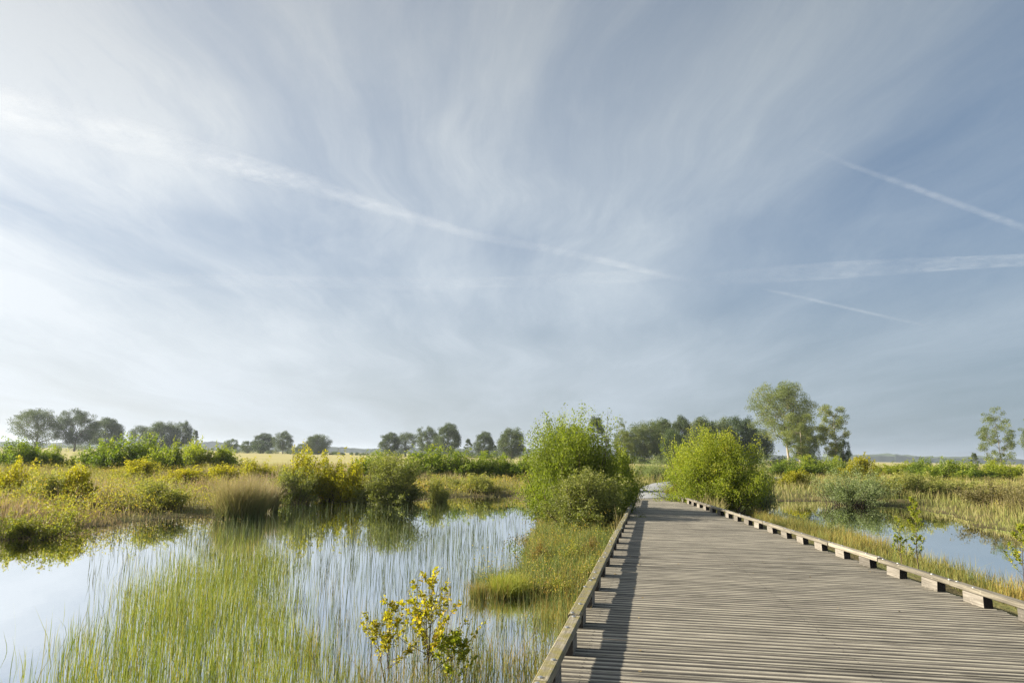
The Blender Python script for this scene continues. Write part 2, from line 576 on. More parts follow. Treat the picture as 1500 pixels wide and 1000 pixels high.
# terrain sheet: a polar net, fine near the camera, out past the horizon
rad = np.concatenate([[0.4], np.geomspace(1.2, 60, 190), np.geomspace(63, 5200, 60)])
ang = np.concatenate([np.linspace(-55, 55, 420), np.linspace(58, 302, 60)]) * np.pi / 180
A_, R_ = np.meshgrid(ang, rad)
X_, Y_ = R_ * np.sin(A_), R_ * np.cos(A_)
Z_ = ground_z(X_.ravel(), Y_.ravel())
na, nr = len(ang), len(rad)
V_ = np.stack([X_.ravel(), Y_.ravel(), Z_], 1)
i_, j_ = np.meshgrid(np.arange(nr - 1), np.arange(na), indexing='ij')
jn = (j_ + 1) % na
Q_ = np.stack([i_ * na + j_, i_ * na + jn, (i_ + 1) * na + jn, (i_ + 1) * na + j_], -1).reshape(-1, 4)[:, ::-1]
fan = np.stack([np.full(na, nr * na), np.arange(na), (np.arange(na) + 1) % na], 1)[:, ::-1]
V_ = np.vstack([V_, [[0, 0, .1]]])
tag(link('ground', mesh_np('ground', V_, [Q_, fan], M['ground'], smooth=True)), kind='structure')

# water: one sheet per pond basin, level at 0
for P_ in PONDS:
    c0 = P_.mean(0)
    Pw = c0 + (P_ - c0) * 1.04 + unit(P_ - c0) * .9
    me = bpy.data.meshes.new('water')
    me.from_pydata([(x, y, 0.0) for x, y in Pw], [], [list(range(len(Pw)))])
    me.update()
    if me.polygons[0].normal.z < 0:
        me.flip_normals()
    me.materials.append(M['water'])
    tag(link('water', me), kind='structure')


# far ridges, blue with distance: low rounded bodies topped by an uneven line of woods
def ridge(name, y0, x0, x1, top, seed, depth=500.0, mat='hill', step=9.0):
    xs = np.arange(x0, x1, step)
    r = np.random.default_rng(seed)
    base = top(xs)
    bump_ = np.abs(r.normal(size=len(xs))) * base * .13
    prof = np.array([0, .8, 1.0, .9, .35, 0]), np.array([0, .02, .12, .5, .85, 1.0])
    V = []
    for k in range(6):
        V.append(np.stack([xs, np.full(len(xs), y0 + depth * prof[1][k]), (base + bump_ * (k in (1, 2))) * prof[0][k] - (1.0 if k in (0, 5) else 0)], 1))
    n = len(xs)
    i, j = np.meshgrid(np.arange(5), np.arange(n - 1), indexing='ij')
    Q = np.stack([i * n + j, i * n + j + 1, (i + 1) * n + j + 1, (i + 1) * n + j], -1).reshape(-1, 4)
    return tag(link(name, mesh_np(name, np.vstack(V), [Q], M[mat])), kind='structure')


ridge('hills', 2300, 250, 2600, lambda x: 17 + 4 * np.sin(x / 170) + 3 * np.sin(x / 61 + 1), 3)
ridge('hills', 1900, -2300, 300, lambda x: 15 + 3 * np.sin(x / 140 + 2) + 2 * np.sin(x / 47), 4)

# ------------------------------------------------------------------ path beyond the boardwalk
V, Qs = [], []
for i, (x, y) in enumerate(PATH):
    a = np.array(PATH[max(i - 1, 0)])
    b_ = np.array(PATH[min(i + 1, len(PATH) - 1)])
    tg = unit(b_ - a)
    nrm = np.array([tg[1], -tg[0]])
    hw = (.78, .95, 1.1, 1.15, 1.1, 1.0, 1.0)[i]
    for sgn, dz_ in ((-1.05, -.06), (-1, .02), (0, .05), (1, .02), (1.05, -.06)):
        V.append((x + nrm[0] * hw * sgn, y + nrm[1] * hw * sgn, DECK - .02 + dz_))
n5 = len(PATH)
Qs = [(i * 5 + k, i * 5 + k + 1, i * 5 + k + 6, i * 5 + k + 5) for i in range(n5 - 1) for k in range(4)]
tag(link('path', mesh_np('path', np.array(V), [np.array(Qs)], M['path'], smooth=True)), kind='structure')

# ------------------------------------------------------------------ boardwalk: planks, kerb beams on blocks, bolts, joists and piles below
board = empty('boardwalk', (3.0, 16.0, DECK))
tag(board, kind='structure')
BO = np.array([3.0, 16.0, DECK])
PA = math.radians(-8.5)
v_ = np.array([math.cos(PA), math.sin(PA)])
u_ = np.array([-math.sin(PA), math.cos(PA)])
pw, gap_, th = .104, .015, .035
prof = np.array([(-pw / 2, -th), (-pw / 2, -.007), (-pw / 2 + .009, 0), (-pw / 2 + .021, -.001), (-.012, -.004), (.012, -.004), (pw / 2 - .021, -.001),
                 (pw / 2 - .009, 0), (pw / 2, -.007), (pw / 2, -th)])
edge_at = np.array([0, .5, 1, .36, .0, .0, .22, .9, .4, 0])


def cross_line(P0, slope, icpt):
    """Where the line P0 + s*v_ meets x = slope*y + icpt."""
    return (slope * P0[1] + icpt - P0[0]) / (v_[0] - slope * v_[1])


O_ = np.array([2.6, 0.2])
k = 0
while True:
    P0 = O_ + u_ * (k * (pw + gap_) + 1.0)
    k += 1
    s0 = cross_line(P0, .2, -.713 - .15) + rng.normal() * .012
    s1 = cross_line(P0, .057, 4.975 + .13) + rng.normal() * .018
    if (P0 + v_ * (s0 + s1) / 2)[1] > 29.9:
        break
    ln = s1 - s0
    cpos = P0 + v_ * (s0 + s1) / 2
    nseg = 4
    xs = np.linspace(-ln / 2, ln / 2, nseg + 1)
    wob = rng.normal(size=(nseg + 1)) * .0016
    sway = rng.normal(size=(nseg + 1)) * .0012
    V = np.concatenate([np.stack([np.full(10, x), prof[:, 0] + sway[i], prof[:, 1] + wob[i]], 1) for i, x in enumerate(xs)])
    ii, jj = np.meshgrid(np.arange(nseg), np.arange(9), indexing='ij')
    Q = np.stack([ii * 10 + jj, (ii + 1) * 10 + jj, (ii + 1) * 10 + jj + 1, ii * 10 + jj + 1], -1).reshape(-1, 4)[:, ::-1]
    bot = np.array([[i * 10 + 9, i * 10, (i + 1) * 10, (i + 1) * 10 + 9] for i in range(nseg)])
    caps = np.array([list(range(10))[::-1], list(range(nseg * 10, nseg * 10 + 10))])
    me = mesh_np('plank', V, [Q, bot, caps], M['plank'], {'edge': np.tile(edge_at, nseg + 1)})
    link('plank', me, board, (cpos[0] - BO[0], cpos[1] - BO[1], rng.normal() * .0018), (rng.normal() * .022, 0, PA + rng.normal() * .0018))
N_PLANK = k
sv, sq = [], []
an8 = np.arange(6) * np.pi / 3
for slope_, ic_ in ((.2, -.60), (.128, 2.1), (.057, 4.86)):
    for kk in range(N_PLANK - 1):
        P0 = O_ + u_ * (kk * (pw + gap_) + 1.0)
        for side_ in (-1, 1):
            c2 = P0 + v_ * (cross_line(P0, slope_, ic_) + rng.normal() * .008) + u_ * side_ * .028
            b0 = len(sv)
            sv += [(c2[0] - BO[0] + .0065 * math.cos(a), c2[1] - BO[1] + .0065 * math.sin(a), .0035) for a in an8]
            sq.append(list(range(b0, b0 + 6)))
tag(link('screws', mesh_np('screws', np.array(sv), [np.array(sq)], M['end_shade_screw']), board), kind='stuff')


def box_mesh(name, lx, ly, lz, mat, bev=.006, end=None):
    """A box with bevelled long edges, its axis along x."""
    y, z = ly / 2, lz / 2
    pr_ = [(-y, -z + bev), (-y, z - bev), (-y + bev, z), (y - bev, z), (y, z - bev), (y, -z + bev), (y - bev, -z), (-y + bev, -z)]
    V = [(x, a, b_) for x in (-lx / 2, lx / 2) for a, b_ in pr_]
    Q = np.array([(i, (i + 1) % 8, 8 + (i + 1) % 8, 8 + i) for i in range(8)])
    caps = np.array([list(range(8))[::-1], list(range(8, 16))])
    me = mesh_np(name, np.array(V), [Q, caps], mat)
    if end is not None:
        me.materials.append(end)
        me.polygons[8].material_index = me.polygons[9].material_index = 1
    return me


def bolt_mesh():
    an = np.arange(8) * np.pi / 4
    V = [(math.cos(a) * r, math.sin(a) * r, z) for r, z in ((.019, 0), (.018, .007), (.009, .011)) for a in an]
    Q = np.array([(i * 8 + j, i * 8 + (j + 1) % 8, i * 8 + 8 + (j + 1) % 8, i * 8 + 8 + j) for i in range(2) for j in range(8)])
    return mesh_np('bolt', np.array(V), [Q, np.array([list(range(16, 24))])], M['bolt'])


BOLT = bolt_mesh()
BLK = box_mesh('support_block', .40, .105, .128, M['block'], .004, M['end_shade_screw'])
BLK_L = box_mesh('support_block', .28, .10, .128, M['block'], .004, M['end_shade_screw'])
RAIL = 2.0
for side in ('l', 'r'):
    slope, icpt = (.2, -.713) if side == 'l' else (.057, 4.975)
    an = math.atan2(1, slope)
    tg = np.array([math.cos(an), math.sin(an)])
    nl = np.array([-tg[1], tg[0]])                           # to the left of the walking direction
    out = nl if side == 'l' else -nl
    y0 = {'l': 1.05, 'r': 1.30}[side]
    L_all = (29.4 - y0) / tg[1]
    nb = int(L_all // RAIL)
    start = np.array([slope * y0 + icpt, y0])
    for i in range(nb):
        mid = start + tg * (i + .5) * RAIL + out * .056 + out * rng.normal() * .004
        beam = link('kerb_beam', box_mesh('kerb_beam', RAIL - abs(rng.normal()) * .012 - .006, .112 + rng.normal() * .002, .062, M['mossy_beam' if side == 'l' else 'grey_beam'], .011), board,
                    (mid[0] - BO[0], mid[1] - BO[1], .128 + .031 + .002 + rng.normal() * .003), (rng.normal() * .03, rng.normal() * .003, an + rng.normal() * .005))
        for off_ in (-.5, .5):
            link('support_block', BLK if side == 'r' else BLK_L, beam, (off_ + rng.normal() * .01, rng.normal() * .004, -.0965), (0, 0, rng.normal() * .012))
            link('bolt', BOLT, beam, (off_, .02 * rng.normal(), .031))
        for off_ in (-.93, .93):
            link('bolt', BOLT, beam, (off_, .015 * rng.normal(), .031))
for slope, icpt in ((.2, -.60), (.128, 2.1), (.057, 4.86)):
    an = math.atan2(1, slope)
    a, b_ = np.array([slope * 1.2 + icpt, 1.2]), np.array([slope * 29.6 + icpt, 29.6])
    mid = (a + b_) / 2
    link('joist', box_mesh('joist', float(np.linalg.norm(b_ - a)), .08, .15, M['block']), board, (mid[0] - BO[0], mid[1] - BO[1], -th - .006 - .075), (0, 0, an))
    for yy in np.arange(2.5, 29, 4.0):
        k_ = 10
        px_, py_ = slope * yy + icpt, yy
        V, Q = tubes([(0, 0, -1.1)], [(0, 0, 0)], .075, .07, k_)
        link('pile', mesh_np('pile', V, [Q], M['block'], smooth=True), board, (px_ - BO[0], py_ - BO[1], -th - .157))


# ------------------------------------------------------------------ trees
def make_tree(seed, H, W, style, n_cl, n_leaf, leaf, crown_lo, trunk_r, lean=0.0, flat=.6, mats=('oak', 'bark')):
    """(trunk mesh, crown mesh, height, width): trunk and limbs carry clusters of leaf sprays inside an uneven crown."""
    r = np.random.default_rng(seed)
    zc_, hz_ = H * (1 + crown_lo) / 2, H * (1 - crown_lo) / 2
    # lobes that break up the outline
    lob = unit(r.normal(size=(7, 3)))
    la = r.uniform(-.30, .28, 7)
    cl = []
    tries = 0
    while len(cl) < n_cl and tries < n_cl * 60:
        tries += 1
        dv = unit(r.normal(size=3))
        rad_ = r.uniform(.25, 1.0) ** .45
        k_ = 1 + float(np.sum(la * np.maximum(lob @ dv, 0) ** 2))
        tap = 1.0
        if style == 'cone':
            tap = max(.15, 1 - (dv[2] * rad_ * .5 + .5) * .85) * 1.5
        if style == 'tall':
            tap = .75 + .35 * (dv[2] * rad_)
        pt = np.array([dv[0] * rad_ * W / 2 * k_ * tap, dv[1] * rad_ * W / 2 * k_ * tap, zc_ + dv[2] * rad_ * hz_ * min(k_, 1.1)])
        if pt[2] < H * crown_lo * .8 or pt[2] > H:
            continue
        md = .055 * W if style != 'dense' else .04 * W
        if all(np.linalg.norm((pt - q_) * (1, 1, 1.5)) > md for q_ in cl):
            cl.append(pt)
    cl = np.array(cl)
    # wood
    nt = 7
    tz = np.linspace(0, H * (.80 if style != 'oak' else .62), nt)
    tx = lean * tz + np.cumsum(r.normal(size=nt)) * .012 * H
    ty = np.cumsum(r.normal(size=nt)) * .012 * H
    tx[0] = ty[0] = 0
    tp = np.stack([tx, ty, tz], 1)
    tr_ = trunk_r * (1 - .82 * np.linspace(0, 1, nt) ** .8)
    tr_[0] *= 1.35
    Vt, Qt = tubes(tp[:-1], tp[1:], tr_[:-1], tr_[1:], 8)
    s0, s1, ra, rb = [], [], [], []
    nl_ = 11 if style == 'oak' else 9
    limbs = []
    for i in range(nl_):
        f = crown_lo * .75 + (1 - crown_lo) * .62 * (i + r.uniform(0, .8)) / nl_
        p0 = np.array([np.interp(f * H, tz, tx), np.interp(f * H, tz, ty), min(f * H, tz[-1])])
        azl = i * 2.4 + r.uniform(-.4, .4)
        ln = W * .5 * r.uniform(.6, .9) * (1 - .45 * f)
        dirv = np.array([math.cos(azl), math.sin(azl), r.uniform(.35, .95)])
        pts = [p0]
        for s in range(4):
            pts.append(pts[-1] + dirv / np.linalg.norm(dirv) * ln / 4)
            dirv = dirv + np.array([r.normal() * .25, r.normal() * .25, r.normal() * .15 + .02])
        pts = np.array(pts)
        rr = trunk_r * .42 * np.linspace(1, .22, 5) * (1 - .4 * f)
        s0 += list(pts[:-1]); s1 += list(pts[1:]); ra += list(rr[:-1]); rb += list(rr[1:])
        limbs.append(pts)
    allp = np.vstack(limbs + [tp[3:]])
    for c_ in cl:
        dd = np.linalg.norm(allp - c_, axis=1) + np.maximum(allp[:, 2] - c_[2], 0) * .8
        b0 = allp[np.argmin(dd)]
        mid_ = (b0 + c_) / 2 + r.normal(size=3) * .03 * W + np.array([0, 0, .02 * H])
        s0 += [b0, mid_]; s1 += [mid_, c_]; ra += [trunk_r * .10, trunk_r * .07]; rb += [trunk_r * .07, trunk_r * .03]
    Vl, Ql = tubes(s0, s1, np.array(ra), np.array(rb), 4)
    trunk = mesh_np('trunk', np.vstack([Vt, Vl]), [Qt, Ql + len(Vt)], M[mats[1]], smooth=True)
    trunk.materials.append(M['bark'])
    mi = np.zeros(len(Qt) + len(Ql), dtype=np.int32)
    mi[len(Qt):] = 1
    trunk.polygons.foreach_set('material_index', mi)
    # leaves
    size = r.uniform(.055, .125, len(cl)) * W * {'dense': 1.3, 'oak': 1.25}.get(style, 1.1)
    wts = size ** 2
    pick = r.choice(len(cl), n_leaf, p=wts / wts.sum())
    dv = unit(r.normal(size=(n_leaf, 3))) * (r.uniform(0, 1, (n_leaf, 1)) ** .45)
    pos = cl[pick] + dv * size[pick][:, None] * np.array([1, 1, flat])
    V, Q = leaves(pos, leaf * r.uniform(.7, 1.4, n_leaf), leaf * .62 * r.uniform(.7, 1.3, n_leaf), r=r)
    tint = np.clip(.42 + r.normal(size=n_leaf) * .16 + (r.normal(size=len(cl)) * .12)[pick], 0, 1)
    crown = mesh_np('crown', V, [Q], M[mats[0]], {'tint': np.repeat(tint, 4)})
    ext = np.percentile(V[:, 2], 99.6), max(np.percentile(V[:, 0], 99.3) - np.percentile(V[:, 0], .7), np.percentile(V[:, 1], 99.3) - np.percentile(V[:, 1], .7))
    return trunk, crown, float(ext[0]), float(ext[1])


TREE = {
    'oak_open': make_tree(11, 16, 18, 'oak', 150, 16000, .34, .16, .50, .01, .55),
    'oak_b': make_tree(12, 16, 17, 'oak', 170, 26000, .36, .15, .48, -.01, .6),
    'oak_round': make_tree(13, 15, 14, 'oak', 170, 26000, .34, .10, .42, 0, .75),
    'oak_dense': make_tree(14, 14, 14, 'dense', 210, 26000, .36, .06, .40, 0, .9),
    'dense_b': make_tree(24, 15, 13, 'dense', 200, 26000, .36, .05, .38, 0, .9, ('forest', 'bark')),
    'dense_c': make_tree(25, 15, 16, 'dense', 220, 28000, .36, .05, .38, 0, .85, ('forest', 'bark')),
    'tall_oak': make_tree(15, 22, 17, 'oak', 165, 36000, .27, .34, .50, -.035, .6, ('birch', 'pale_bark')),
    'birch': make_tree(16, 15, 8, 'tall', 110, 15000, .22, .12, .18, .01, .8, ('birch', 'pale_bark')),
    'birch_b': make_tree(17, 14, 7.5, 'airy', 100, 10000, .2, .10, .17, -.02, .7, ('birch', 'bark')),
    'small': make_tree(18, 8, 6.5, 'dense', 90, 6000, .28, .05, .16, 0, .9, ('forest', 'bark')),
    'spire': make_tree(19, 12, 6, 'cone', 90, 6000, .28, .08, .18, 0, .7, ('oak', 'bark')),
}


def tree(kind, name, px, depth, wpx, top, label, group, cat='tree', rz=None):
    trunk, crown, h0, w0 = TREE[kind]
    x = col_x(px, depth)
    g = float(ground_z(x, depth))
    H = (hor(px) - top) * depth / F + CZ - g
    W = wpx * depth / F
    o = empty(name, (x, depth, g - .05), rng.uniform(0, 6.28) if rz is None else rz)
    tag(o, label, cat, group)
    o.scale = (W / w0, W / w0, H / h0)
    for nm, me in (('trunk', trunk), ('crown', crown)):
        link(nm, me, o)
    return o


GA = 'trees along the far left of the field'
GB = 'trees along the far middle of the field'
GW = 'trees of the wood behind the boardwalk'
TREES = [
    ('oak_open', 'oak_tree', 50, 300, 64, 600, 'open-crowned oak standing alone at the far left, sky through its limbs', GA),
    ('oak_b', 'oak_tree', 108, 300, 54, 601, 'tall round-topped oak, middle of the three big oaks at far left', GA),
    ('oak_round', 'oak_tree', 153, 325, 46, 613, 'lower dark oak joined to the right of the two big oaks', GA),
    ('oak_open', 'oak_tree', 203, 380, 34, 624, 'thin open tree at the left end of the dense grey-green clump', GA),
    ('oak_dense', 'oak_tree', 236, 370, 52, 619, 'broad dense round tree, tallest of the grey-green clump over the green shrubs', GA),
    ('oak_b', 'oak_tree', 266, 380, 32, 618, 'gappy tree on the right shoulder of the dense grey-green clump', GA),
    ('spire', 'young_tree', 284, 390, 15, 630, 'slim pointed tree at the right end of the dense grey-green clump', GA),
    ('small', 'young_tree', 338, 420, 20, 643, 'small lone round tree right of the grey-green clump', GA),
    ('small', 'young_tree', 362, 400, 22, 646, 'low pale tree at the left end of the row on the field edge', GB),
    ('oak_round', 'oak_tree', 385, 430, 34, 635, 'dark pointed tree rising behind a paler bush on the field edge', GB),
    ('small', 'young_tree', 381, 390, 26, 645, 'pale rounded bushy tree in front of the dark pointed tree', GB),
    ('oak_b', 'oak_tree', 414, 410, 32, 632, 'round oak over dark undergrowth, tallest of the row on the field edge', GB),
    ('small', 'young_tree', 443, 420, 22, 650, 'low dark tree between the round oak and the broad domed tree', GB),
    ('oak_dense', 'oak_tree', 463, 400, 38, 637, 'broad domed tree at the right end of the row on the field edge', GB),
    ('oak_round', 'oak_tree', 570, 330, 30, 634, 'leftmost oak of the far row above the long green hedge', GB),
    ('oak_open', 'oak_tree', 594, 330, 34, 634, 'second oak of the far row above the hedge, gap of sky at its right', GB),
    ('oak_b', 'oak_tree', 626, 320, 34, 626, 'oak pressed against the left of the tallest tree in the hedge row', GB),
    ('oak_round', 'oak_tree', 656, 310, 38, 621, 'tallest oak of the far row above the long green hedge', GB),
    ('spire', 'young_tree', 686, 350, 16, 643, 'small pointed tree right of the tallest oak above the hedge', GB),
    ('oak_round', 'oak_tree', 709, 320, 30, 633, 'brownish round oak standing alone above the right part of the hedge', GB),
    ('spire', 'young_tree', 725, 340, 11, 652, 'tiny dark tree between the two lone round oaks', GB),
    ('oak_dense', 'oak_tree', 749, 300, 42, 628, 'round oak on the field beside the big willow bush at the boardwalk', GB),
    ('dense_b', 'oak_tree', 835, 210, 50, 624, 'dark tree top showing just over the big bush by the boardwalk', GW),
    ('spire', 'conifer', 874, 200, 42, 611, 'dark ragged conifer top at the left end of the wood', GW, 'conifer'),
    ('birch_b', 'birch_tree', 909, 190, 22, 613, 'thin tree with a tufted top standing up out of the wood', GW),
    ('birch', 'birch_tree', 914, 150, 36, 632, 'pale brownish tree in front of the wood, nearest the gap between the bushes', GW),
    ('dense_c', 'oak_tree', 944, 200, 56, 618, 'rounded grey-green tree of the wood above the boardwalk end', GW),
    ('dense_b', 'oak_tree', 974, 210, 42, 615, 'round tree of the wood behind the far bend of the path', GW),
    ('oak_round', 'oak_tree', 1001, 205, 36, 611, 'tallest open-topped tree in the middle of the wood', GW),
    ('dense_c', 'oak_tree', 988, 170, 36, 630, 'lighter green tree standing forward of the wood over the right bush', GW),
    ('dense_b', 'oak_tree', 1027, 200, 46, 613, 'dense tree of the wood right above the large right bush', GW),
    ('dense_c', 'oak_tree', 1055, 205, 46, 614, 'dark broad tree of the wood, left of the tall pale-trunked tree', GW),
    ('dense_b', 'oak_tree', 1084, 200, 46, 612, 'dark tree of the wood touching the tall pale-trunked tree', GW),
    ('dense_c', 'oak_tree', 1112, 205, 44, 628, 'low brown-tinged tree under the left side of the tall pale-trunked tree', GW),
    ('tall_oak', 'tall_tree', 1153, 165, 86, 562, 'tallest tree in view, broad crown on a bare pale leaning trunk', None, 'tree', 0.0),
    ('birch', 'birch_tree', 1170, 150, 44, 606, 'light green birch in front of the tall pale-trunked tree', GW),
    ('dense_b', 'oak_tree', 1184, 180, 30, 626, 'dark low-spreading tree between the two light birches', GW),
    ('birch', 'birch_tree', 1221, 150, 44, 595, 'slender olive birch standing free right of the wood', GW),
    ('small', 'young_tree', 1236, 152, 20, 645, 'small dark tree at the foot of the slender olive birch', GW),
    ('birch_b', 'birch_tree', 1466, 85, 48, 598, 'sparse open birch near the right edge of the view', None),
    ('birch', 'birch_tree', 1520, 95, 44, 612, 'tree cut by the right edge of the picture', None),
    ('spire', 'young_tree', 1427, 170, 15, 663, 'tiny dark lone tree on the skyline left of the sparse birch', None),
]
for a in TREES:
    tree(*a)


# ------------------------------------------------------------------ shrubs
def make_shrub(seed, H, W, n_clump, shoots, n_leaf, leaf, mat, ragged=.22, low=.0, aspect=.55, yel=.5, upright=.5, dmin=.65):
    """(foliage mesh, stems mesh): many stems fan out from the base and end in leafy shoots."""
    r = np.random.default_rng(seed)
    tips, bases = [], []
    nd = 6
    daz = np.arange(nd) * 2 * np.pi / nd + r.uniform(-.5, .5, nd) + r.uniform(0, 6)
    dc = np.stack([np.cos(daz), np.sin(daz)], 1) * (W * r.uniform(.10, .30, nd))[:, None]
    dh = H * r.uniform(dmin, 1.0, nd) * .93
    dh[0] = H * .95
    dw = W * r.uniform(.22, .34, nd)
    dc[0] *= .4
    for i in range(n_clump):
        k0 = i % nd
        az = r.uniform(0, 6.283)
        el = math.asin(r.uniform(low, 1.0))
        k_ = r.uniform(.62, 1.06)
        cpt = np.array([dc[k0, 0] + math.cos(az) * math.cos(el) * dw[k0] * k_, dc[k0, 1] + math.sin(az) * math.cos(el) * dw[k0] * k_, (.10 + .80 * max(math.sin(el), 0.0) ** .8) * dh[k0] * k_])
        nb_ = np.array([math.cos(az), math.sin(az), 0]) * W * .10 * r.uniform(0, 1) + np.r_[dc[k0] * .6, 0]
        for s in range(shoots):
            o_ = r.normal(size=3) * np.array([.06 * W, .06 * W, .05 * H])
            tp_ = cpt + o_
            tp_ = tp_ + unit(np.array([tp_[0] * .5, tp_[1] * .5, upright * H])) * abs(r.normal()) * ragged * H * .55
            tp_[2] = max(tp_[2], .05 * H)
            tips.append(tp_)
            bases.append(nb_ + r.normal(size=3) * np.array([.05, .05, 0]) * W)
    tips, bases = np.array(tips), np.array(bases)
    ns = len(tips)
    mid = bases * .45 + tips * .55 + r.normal(size=(ns, 3)) * .03 * W
    mid[:, 2] = np.maximum(mid[:, 2], .03)
    keep = r.permutation(ns)[:min(ns, 120)]
    rad_ = .006 * H
    V0, Q0 = tubes(np.vstack([bases[keep], mid[keep]]), np.vstack([mid[keep], tips[keep]]),
                   np.r_[np.full(len(keep), rad_), np.full(len(keep), rad_ * .6)], np.r_[np.full(len(keep), rad_ * .6), np.full(len(keep), rad_ * .15)], 4)
    stems = mesh_np('stems', V0, [Q0], M['twig'], smooth=True)
    pick = r.integers(0, ns, n_leaf)
    tt = r.uniform(.0, 1.0, n_leaf) ** .62
    tt = .30 + .72 * tt
    B, T_, Md = bases[pick], tips[pick], mid[pick]
    tt_ = tt[:, None]
    pos = (1 - tt_) ** 2 * B + 2 * tt_ * (1 - tt_) * Md + tt_ ** 2 * T_
    sp = (.05 * (1.15 - tt) + .010)[:, None] * W
    pos = pos + r.normal(size=(n_leaf, 3)) * sp * np.array([1, 1, .8])
    ok = pos[:, 2] > .02
    pos, tt, pick = pos[ok], tt[ok], pick[ok]
    n = len(pos)
    V, Q = leaves(pos, leaf * r.uniform(.6, 1.35, n), leaf * aspect * r.uniform(.7, 1.3, n), up=(0, 0, .5), r=r)
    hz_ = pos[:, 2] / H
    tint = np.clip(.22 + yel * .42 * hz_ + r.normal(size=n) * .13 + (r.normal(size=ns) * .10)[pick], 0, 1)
    fol = mesh_np('foliage', V, [Q], M[mat], {'tint': np.repeat(tint, 4)})
    return fol, stems, float(np.percentile(V[:, 2], 99.4)), float(max(np.percentile(V[:, 0], 98.5) - np.percentile(V[:, 0], 1.5), np.percentile(V[:, 1], 98.5) - np.percentile(V[:, 1], 1.5)))


SH = {
    'big': make_shrub(31, 3.2, 3.3, 100, 9, 105000, .046, 'bright', .045, -.02, .6, .55, .5, .90),
    'big_r': make_shrub(32, 3.0, 3.6, 100, 9, 100000, .048, 'bright', .06, -.02, .6, .78, .5, .80),
    'front': make_shrub(33, 2.2, 2.2, 60, 8, 40000, .05, 'olive', .12, -.02, .55, .5, .5, .8),
    'willow': make_shrub(34, 2.4, 3.0, 50, 8, 16000, .085, 'willow', .24, -.02, .34, .5),
    'rust': make_shrub(35, 1.4, 1.3, 34, 6, 6000, .06, 'rust', .3, .0, .55, .6),
    'green_a': make_shrub(36, 2.4, 3.2, 46, 8, 15000, .10, 'green', .24, .0, .6, .9),
    'green_b': make_shrub(37, 2.5, 2.6, 42, 8, 13000, .10, 'green', .30, .0, .6, 1.0),
    'green_c': make_shrub(38, 2.2, 2.8, 42, 8, 13000, .10, 'bright', .26, .0, .6, .7),
    'yellow_a': make_shrub(39, 1.9, 2.0, 34, 7, 9000, .085, 'yellow', .20, .0, .6, .7, .9),
    'yellow_b': make_shrub(40, 2.2, 2.2, 38, 7, 10000, .085, 'yellow', .20, .0, .6, .6, .9),
    'olive_a': make_shrub(41, 1.7, 2.2, 38, 7, 10000, .08, 'olive', .26, .0, .5, .6),
    'olive_b': make_shrub(42, 1.5, 2.4, 38, 7, 10000, .08, 'olive', .22, .0, .5, .7),
    'low': make_shrub(43, .9, 1.8, 30, 5, 3600, .06, 'heath', .3, .0, .55, .5),
    'brown': make_shrub(44, 1.3, 2.2, 36, 7, 9000, .065, 'brown', .26, .0, .45, .4),
}


def shrub(kind, px, wpx, top, base, label, group=None, name='shrub', cat='shrub', zg=.25, depth=None, rz=None):
    fol, stems, h0, w0 = SH[kind]
    if depth is None:
        for _ in range(3):
            x, y = at(px, base, zg)
            zg = float(ground_z(x, y))
            zg = max(zg, 0.0)
    else:
        x, y = col_x(px, depth), depth
    g = float(ground_z(x, y))
    H = (hor(px) - top) * y / F * 1.01 + CZ - g
    W = wpx * y / F
    o = empty(name, (x, y, g - .04), rng.uniform(0, 6.28) if rz is None else rz)
    o.scale = (W / w0, W / w0, H / h0)
    tag(o, label, cat, group)
    link('foliage', fol, o)
    link('stems', stems, o)
    return o


